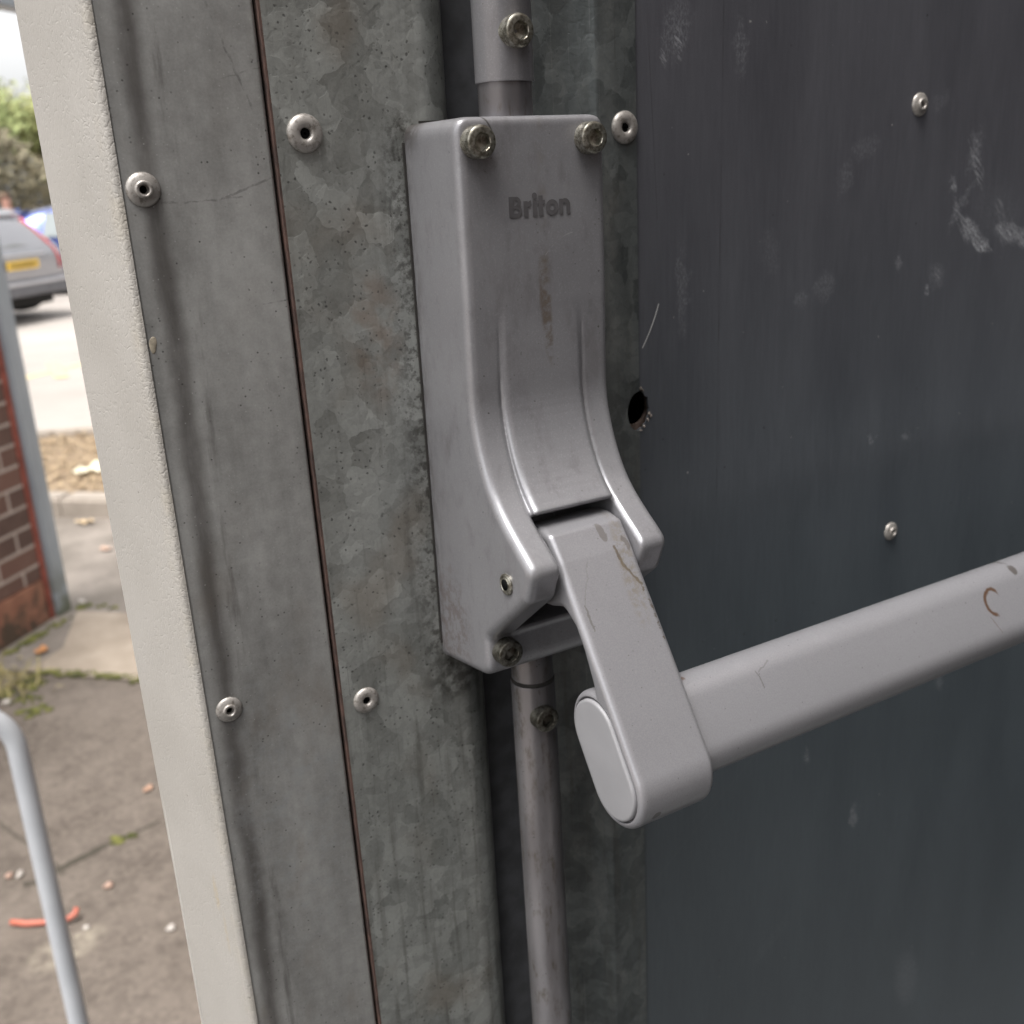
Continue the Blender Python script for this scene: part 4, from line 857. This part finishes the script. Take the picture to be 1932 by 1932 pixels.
bm = bmesh.new(); q = [Vector((-.028, 1.876, .012)), Vector((.0, 1.856, .008)), Vector((.035, 1.836, .009)), Vector((.062, 1.818, .010)), Vector((.082, 1.812, .014)), Vector((.096, 1.812, .02)), Vector((.10, 1.822, .024))]
tube(bm, [a - q[0] for a in q], lambda u: .0058 * (1 + .15 * math.sin(9 * u)), 12); bmesh.ops.recalc_face_normals(bm, faces=bm.faces)
bmobj('orange_strip', bm, M_org, None, q[0], True, label='bright orange bent plastic strip lying on the tarmac behind the handrail', cat='litter')
# moss in cracks and joints
bm = bmesh.new()
def moss(x, y, r, n, z=0.0, k=1.0):
    for i in range(n):
        a = random.uniform(0, 6.3); d = r * math.sqrt(random.random()); s_ = random.uniform(.003, .009) * k
        c_ = Vector((x + d * math.cos(a), y + d * math.sin(a) * .7, z + s_ * .3)); q = bmesh.ops.create_icosphere(bm, subdivisions=1, radius=s_)
        for v in q['verts']: v.co = Vector((v.co.x * random.uniform(.8, 1.3), v.co.y * random.uniform(.8, 1.3), v.co.z * .8)) + c_
for i in range(26): moss(.21 + i * .011 + random.uniform(-.01, .01), 3.18 - i * .0105 + random.uniform(-.012, .012), .012 + .01 * random.random(), 9, .004)
for i in range(14): moss(.14 + random.gauss(0, .045), 3.08 + random.gauss(0, .09), .03, 12)
for i in range(8): moss(.15 + random.gauss(0, .02), 2.9 + random.gauss(0, .03), .012, 12)
for i in range(9): moss(.255 + random.gauss(0, .022), 2.065 + random.gauss(0, .009), .009, 9, 0, .75)
for i in range(22): s_ = random.random(); moss(.13 + s_ * .22, 3.44 + s_ * .2 - .03, .022, 10, .004)
moss(.43, 3.70, .03, 40, .004); moss(.49, 3.66, .02, 12, .004); moss(.52, 3.61, .015, 8, .004)
t = NT('moss', 1.0); bmobj('moss', bm, t.fin(t.mix(t.map(t.noise(.03, 3), .35, .65), (.055, .06, .016), (.17, .17, .045)), .95), kind='stuff', label='yellow green moss growing in the joints and cracks of the paving')
bm = bmesh.new()
for i in range(60):
    x, y = .10 + random.gauss(0, .045), 3.15 + random.gauss(0, .07); a = random.uniform(0, 6.3); L = random.uniform(.03, .10); wv_ = Vector((math.cos(a), math.sin(a), 0)); s_ = Vector((-wv_.y, wv_.x, 0)) * .003
    p0 = Vector((x, y, 0)); p1 = p0 + wv_ * L * .4 + Vector((0, 0, L * .5)); p2 = p0 + wv_ * L + Vector((0, 0, L * .35))
    a_, b_ = bm.verts.new(p0 - s_), bm.verts.new(p0 + s_); c_, d_ = bm.verts.new(p1 + s_), bm.verts.new(p1 - s_); bm.faces.new((a_, b_, c_, d_)); bm.faces.new((d_, c_, bm.verts.new(p2)))
bmobj('grass_tuft', bm, simple('straw_grass', (.32, .27, .12), .8, 0, .3, 30), kind='stuff', label='dry grass blades on the mossy ground below the brick wall')

# --- cars
def make_car(name, loc, rz, label, paint, glass, low, zs=1.0, wagon=True):
    car = empty(name, loc, label, 'car', 'cars parked beyond the verge', rz); car.scale = (1, 1, zs)
    st = [  # y, half sill, half belt, half roof, z floor, z belt, z top
        (0.00, .74, .78, .60, .42, .74, .86), (.06, .80, .84, .66, .30, .86, .97), (.22, .84, .87, .60, .26, .95, 1.20), (.42, .86, .885, .60, .24, .97, 1.40), (.75, .87, .89, .61, .22, .97, 1.47),
        (1.5, .87, .89, .63, .20, .96, 1.51), (2.3, .87, .89, .63, .20, .94, 1.50), (2.9, .87, .885, .60, .20, .93, 1.38), (3.45, .86, .87, .66, .22, .92, 1.02), (4.0, .84, .84, .60, .25, .84, .92), (4.35, .78, .76, .50, .32, .70, .78), (4.45, .66, .66, .45, .40, .60, .66)]
    vs = []; fs = []
    for (y, a, b, c, z0, zb, zt) in st:
        half = [(0, z0), (a * .85, z0), (a, z0 + .10), (b, (z0 + zb) / 2 + .05), (b * .985, zb), (b * .96, zb + .02), (c * 1.08, zt - .10 * (zt - zb) - .02), (c * .93, zt - .01), (c * .5, zt + .015), (0, zt + .02)]
        ring = [(x, z) for x, z in half] + [(-x, z) for x, z in half[-2:0:-1]]
        vs += [(x, y, z) for x, z in ring]
    n = 18
    for k in range(len(st) - 1):
        for i in range(n): j = (i + 1) % n; fs.append((k * n + i, (k + 1) * n + i, (k + 1) * n + j, k * n + j))
    fs.append(tuple(range(n))); fs.append(tuple(reversed(range((len(st) - 1) * n, len(st) * n))))
    o = mobj('body', vs, fs, paint, car, smooth=True); bm = bmesh.new(); bm.from_mesh(o.data); bmesh.ops.recalc_face_normals(bm, faces=bm.faces); bm.to_mesh(o.data); bm.free()
    md = o.modifiers.new('s', 'SUBSURF'); md.levels = 2; md.render_levels = 2
    def panel(nm, p, mat, th=.02, **pr):
        o_ = mobj(nm, p, [tuple(range(len(p)))] if len(p) == 4 else [(i, i + 1, i + 3, i + 2) for i in range(0, len(p) - 2, 2)], mat, car, smooth=len(p) > 4, **pr); m_ = o_.modifiers.new('t', 'SOLIDIFY'); m_.thickness = th; m_.offset = 0; return o_
    # tailgate window, following the slope
    rw = []
    for x in (-.56, -.4, -.2, 0, .2, .4, .56):
        c_ = (x / .56) ** 2 * .05; rw += [(x, .045 + c_, .955), (x * .86, .36 + c_, 1.335)]
    panel('rear_window', rw, glass, .015); panel('spoiler', [(-.52, .34, 1.36), (.52, .34, 1.36), (.50, .48, 1.435), (-.50, .48, 1.435)], paint, .03)
    panel('brake_light', [(-.16, .335, 1.352), (.16, .335, 1.352), (.16, .35, 1.375), (-.16, .35, 1.375)], lampm, .02)
    for s_ in (-1, 1):
        l_ = []
        for (x, y, z, wd) in ((.76, .03, .62, .10), (.79, .03, .74, .12), (.76, .05, .88, .13), (.68, .10, 1.0, .10), (.615, .19, 1.12, .07), (.575, .27, 1.22, .055), (.545, .34, 1.32, .05)):
            l_ += [(s_ * (x - wd), y - .02, z), (s_ * x, y + .04, z)]
        panel('tail_lamp', l_, lampm, .03)
        for (ya, yb, yc, yd) in ((.62, .70, 1.40, 1.40), (1.47, 1.47, 2.25, 2.25), (2.32, 2.32, 3.15, 2.72)):
            q = [(s_ * .885, ya, .99), (s_ * .70, yb, 1.385), (s_ * .70, yd, 1.40 if yd < 2.5 else 1.33), (s_ * .885, yc, .97)]; panel('side_window', q, glass, .015)
        for yw in (.78, 3.55):
            v2, f2 = lathe([(.20, .0), (.30, .0), (.325, .03), (.325, .19), (.30, .22), (.20, .215)], 32); wh = mobj('wheel', [(b * s_ * -1, a, c) for a, b, c in v2], f2, tyrem, car, (s_ * .70, yw, .325), True)
            v2, f2 = lathe([(.02, .0), (.19, .0), (.205, .03), (.19, .06), (.12, .035), (.04, .05), (.01, .05)], 20); mobj('rim', [(b * s_ * -1, a, c) for a, b, c in v2], f2, rimm, wh, (s_ * .175, 0, 0), True)
    box('rear_bumper', -.80, .80, -.07, .12, .30, .52, low, car, .04); box('bumper_strip', -.78, .78, -.085, -.05, .455, .50, rimm, car, .01)
    box('boot_trim', -.42, .42, -.012, .03, .835, .865, rimm, car, .006)
    pl = box('number_plate', -.26, .26, -.035, -.02, .665, .78, platem, car, .002)
    vs = []; fs = []                                          # one continuous wavy ribbon of dark strokes, too blurred in the photo to read
    zs_ = (.69, .755); k = 0
    for i, x in enumerate(np.arange(-.22, .23, .0275)):
        z = zs_[i % 2]; vs += [(x - .009, -.0365, z), (x + .009, -.0365, z)]
        if i: b_ = len(vs) - 4; fs.append((b_, b_ + 1, b_ + 3, b_ + 2))
    mobj('plate_characters', vs, fs, M_black, pl, label='blurred dark characters on the plate')
    box('underbody', -.7, .7, .2, 4.2, .14, .26, M_black, car, .02)
    return car
def paintm(nm, c, rough=.25, metal=.6): t = NT(nm, 1.0); return t.fin(t.mix(t.map(t.noise(.4, 2), .3, .7), tuple(k * .93 for k in c), c), rough, metal, None, .5, .6)
glassm = paintm('car_glass', (.30, .33, .33), .06, .35); lampm = paintm('red_lamp', (.55, .03, .035), .2, 0); tyrem = simple('tyre_rubber', (.025, .025, .025), .8); rimm = paintm('alloy', (.55, .55, .58), .3, .8); platem = simple('yellow_plate', (.80, .52, .08), .5, 0, .05, 100)
e1 = Vector((.73, .68, 0)).normalized(); rzc = math.atan2(e1.y, e1.x)
make_car('parked_car', (1.50, 13.45, .11), rzc, 'silver hatchback seen from behind with tall red tail lamps and a yellow plate', paintm('silver_paint', (.36, .36, .38)), glassm, simple('grey_bumper', (.12, .12, .13), .5), .87)
make_car('parked_car', (1.75, 17.9, .06), math.radians(-98), 'dark blue car with a shiny roof standing side on behind the silver hatchback', paintm('blue_paint', (.07, .10, .32)), glassm, simple('blue_bumper', (.05, .06, .15), .5), .86)

# --- person beyond the cars
def skin_obj(name, pts, edges, rads, mat, par, **pr):
    me = bpy.data.meshes.new(name); me.from_pydata(pts, edges, []); o = bpy.data.objects.new(name, me); C.objects.link(o); o.parent = par
    m1 = o.modifiers.new('k', 'SKIN'); m1.use_smooth_shade = True; m2 = o.modifiers.new('s', 'SUBSURF'); m2.levels = 2; m2.render_levels = 2
    for i, r in enumerate(rads): o.data.skin_vertices[0].data[i].radius = r if isinstance(r, tuple) else (r, r)
    o.data.skin_vertices[0].data[0].use_root = True
    bpy.context.view_layer.update(); m_ = bpy.data.meshes.new_from_object(o.evaluated_get(bpy.context.evaluated_depsgraph_get())); o.modifiers.clear(); o.data = m_; m_.materials.clear(); m_.materials.append(mat)
    for p in m_.polygons: p.use_smooth = True
    return setprops(o, **pr)
per = empty('person', (2.10, 19.4, .06), 'person in a blue jacket standing behind the parked cars', 'person', rz=.5); per.scale = (.90, .90, .86)
skinm = simple('skin', (.55, .30, .22), .6); jack = simple('blue_jacket', (.07, .11, .30), .8); trou = simple('dark_trousers', (.04, .045, .06), .8); hairm = simple('brown_hair', (.12, .07, .045), .8)
P = [(0, 0, .95), (0, 0, 1.15), (0, 0, 1.38), (0, 0, 1.47), (0, -.01, 1.58), (0, 0, 1.72), (-.19, 0, 1.40), (-.25, .02, 1.13), (-.24, -.10, .90), (-.24, -.14, .82), (.19, 0, 1.40), (.25, .02, 1.13), (.24, -.10, .90), (.24, -.14, .82), (-.10, 0, .88), (-.11, -.01, .50), (-.11, .03, .10), (-.11, -.12, .04), (.10, 0, .88), (.11, -.01, .50), (.11, .03, .10), (.11, -.12, .04)]
Ed = [(0, 1), (1, 2), (2, 3), (3, 4), (4, 5), (2, 6), (6, 7), (7, 8), (8, 9), (2, 10), (10, 11), (11, 12), (12, 13), (0, 14), (14, 15), (15, 16), (16, 17), (0, 18), (18, 19), (19, 20), (20, 21)]
Rr = [(.15, .11), (.14, .10), (.15, .10), .055, (.085, .10), (.075, .09), .06, .045, .035, .035, .06, .045, .035, .035, .085, .06, .045, .04, .085, .06, .045, .04]
skin_obj('body', P, Ed, Rr, skinm, per)
skin_obj('jacket', [P[0], P[1], P[2], (0, 0, 1.44), P[6], P[7], P[8], P[10], P[11], P[12]], [(0, 1), (1, 2), (2, 3), (2, 4), (4, 5), (5, 6), (2, 7), (7, 8), (8, 9)], [(.19, .15), (.18, .14), (.18, .13), .075, .08, .062, .052, .08, .062, .052], jack, per)
skin_obj('trousers', [P[0], P[14], P[15], P[16], P[18], P[19], P[20]], [(0, 1), (1, 2), (2, 3), (0, 4), (4, 5), (5, 6)], [(.17, .13), .10, .078, .062, .10, .078, .062], trou, per)
bm = bmesh.new(); bmesh.ops.create_icosphere(bm, subdivisions=3, radius=1)
for v in bm.verts: v.co = Vector((v.co.x * .095, v.co.y * .11 + .015, 1.655 + v.co.z * (.115 if v.co.z > 0 else (.10 if v.co.y > 0 else .0))))
bmobj('hair', bm, hairm, per, smooth=True)

# --- trees
def leaf_mat(nm, a, b): t = NT(nm, 1.0); return t.fin(t.mix(t.map(t.noise(.8, 3), .35, .65), a, b), .7, 0, None, .3)
ML = [leaf_mat('spring_leaves', (.20, .24, .09), (.36, .40, .17)), leaf_mat('yellow_green_leaves', (.26, .27, .10), (.42, .43, .20)), leaf_mat('budding_twigs', (.17, .15, .10), (.27, .24, .16))]
M_bark = simple('bark', (.09, .07, .05), .9, 0, .3, 200)
def make_tree(x, y, h, cr, k, lab, nleaf=4200, seed=1):
    rnd = random.Random(seed); tr = empty('tree', (x, y, 0), lab, 'tree', 'trees beyond the car park')
    bm = bmesh.new(); tips = []
    def limb(p, d, L, r, lv):
        n = 5; pts = [p]
        for i in range(n): d = (d + Vector((rnd.uniform(-.18, .18), rnd.uniform(-.18, .18), rnd.uniform(-.03, .10)))).normalized(); p = p + d * (L / n); pts.append(p)
        tube(bm, pts, lambda u: r * (1 - .62 * u), 7 if lv < 2 else 5)
        if lv >= 2: tips.extend(pts[2:])
        if lv < 3:
            for i in range(4 if lv else 6):
                q = pts[rnd.randint(2, n)]; a = rnd.uniform(0, 2 * PI); s_ = rnd.uniform(.5, 1.0); limb(q, (d * .7 + Vector((math.cos(a) * s_, math.sin(a) * s_, .35))).normalized(), L * rnd.uniform(.5, .72), r * .45, lv + 1)
    limb(Vector((0, 0, 0)), Vector((0, 0, 1)), h * .42, h * .022, 0)
    bmobj('trunk', bm, M_bark, tr, smooth=True)
    bm = bmesh.new()
    for i in range(nleaf):
        t_ = tips[rnd.randrange(len(tips))]; c_ = t_ + Vector((rnd.gauss(0, cr * .10), rnd.gauss(0, cr * .10), rnd.gauss(0, cr * .09))); s_ = rnd.uniform(.05, .12)
        a = Vector((rnd.uniform(-1, 1), rnd.uniform(-1, 1), rnd.uniform(-1, 1))).normalized(); b = a.orthogonal().normalized()
        bm.faces.new([bm.verts.new(c_ + a * s_), bm.verts.new(c_ + b * s_ * .6), bm.verts.new(c_ - a * s_), bm.verts.new(c_ - b * s_ * .6)])
    bmobj('crown', bm, ML[k], tr)
TD = [(3.2, 33, 5.4, 2.6, 0, 'pale green budding tree at the far left above the car roofs'), (5.8, 36, 5.8, 2.8, 1, 'yellow green tree just left of the white door edge'), (8.6, 37, 5.6, 2.8, 0, 'green tree hidden mostly behind the door edge'),
      (0.4, 34, 5.8, 2.8, 1, 'loose yellow green tree behind the gate post'), (-3.5, 36, 6.4, 3, 0, 'green tree standing far left behind the brick wall'), (12, 38, 6.2, 3, 1, 'far right yellow green tree behind the open door')]
for i, a in enumerate(TD): make_tree(*a, seed=i + 3)
bm = bmesh.new(); rnd = random.Random(5)
for i in range(26000):                                   # brown twiggy thicket behind the car park
    x = rnd.uniform(-9, 17); top = 2.9 + .5 * math.sin(x * .9) + .3 * math.sin(x * 2.3); c_ = Vector((x, 31 + rnd.uniform(-.8, 1.6), max(0, top * rnd.random() ** .8)))
    a = Vector((rnd.uniform(-1, 1), rnd.uniform(-1, 1), rnd.uniform(-.6, 1.2))).normalized(); b = a.orthogonal().normalized(); s_ = rnd.uniform(.06, .17)
    bm.faces.new([bm.verts.new(c_ + a * s_), bm.verts.new(c_ + b * s_ * .45), bm.verts.new(c_ - a * s_), bm.verts.new(c_ - b * s_ * .45)])
bmobj('thicket', bm, ML[2], kind='stuff', label='brown twiggy thicket behind the parked cars')

# --- the building the door belongs to (out of view; height and opening shaped to darken the door)
bld = empty('unseen_brick_building', (.95, -.6, 0), 'unseen brown brick building around the doorway the steel door hangs in, shaped to darken the door', 'building')
M_bb = mat_brick('unseen_building_brick', (.13, .10, .085), (.10, .08, .072), (.22, .20, .185)); M_in = simple('dim_unseen_interior', (.13, .13, .13), .8)
def bb(nm, x0, x1, y0, y1, z0, z1, mat): box(nm, x0 - .95, x1 - .95, y0 + .6, y1 + .6, z0, z1, mat, bld)
bb('wall', .95, 1.2, .07, 2.6, 0, 5.2, M_bb); bb('wall', .95, 1.2, -5.0, -1.85, 0, 5.2, M_bb); bb('wall', .95, 1.2, -1.85, .07, 2.12, 5.2, M_bb)  # unseen building walls, height and opening shaped to darken the door
bb('light_blocker', -.80, .40, -1.30, -1.07, 0, 2.35, M_bb)  # unseen wall added behind the camera to block frontal light
bb('unseen_interior_wall', 1.2, 4, .07, .2, 0, 2.6, M_in); bb('unseen_interior_wall', 1.2, 4, -2.6, -2.47, 0, 2.6, M_in); bb('unseen_interior_wall', 4, 4.1, -2.6, .2, 0, 2.6, M_in); bb('unseen_ceiling', 1.2, 4.1, -2.6, .2, 2.6, 2.7, M_in)
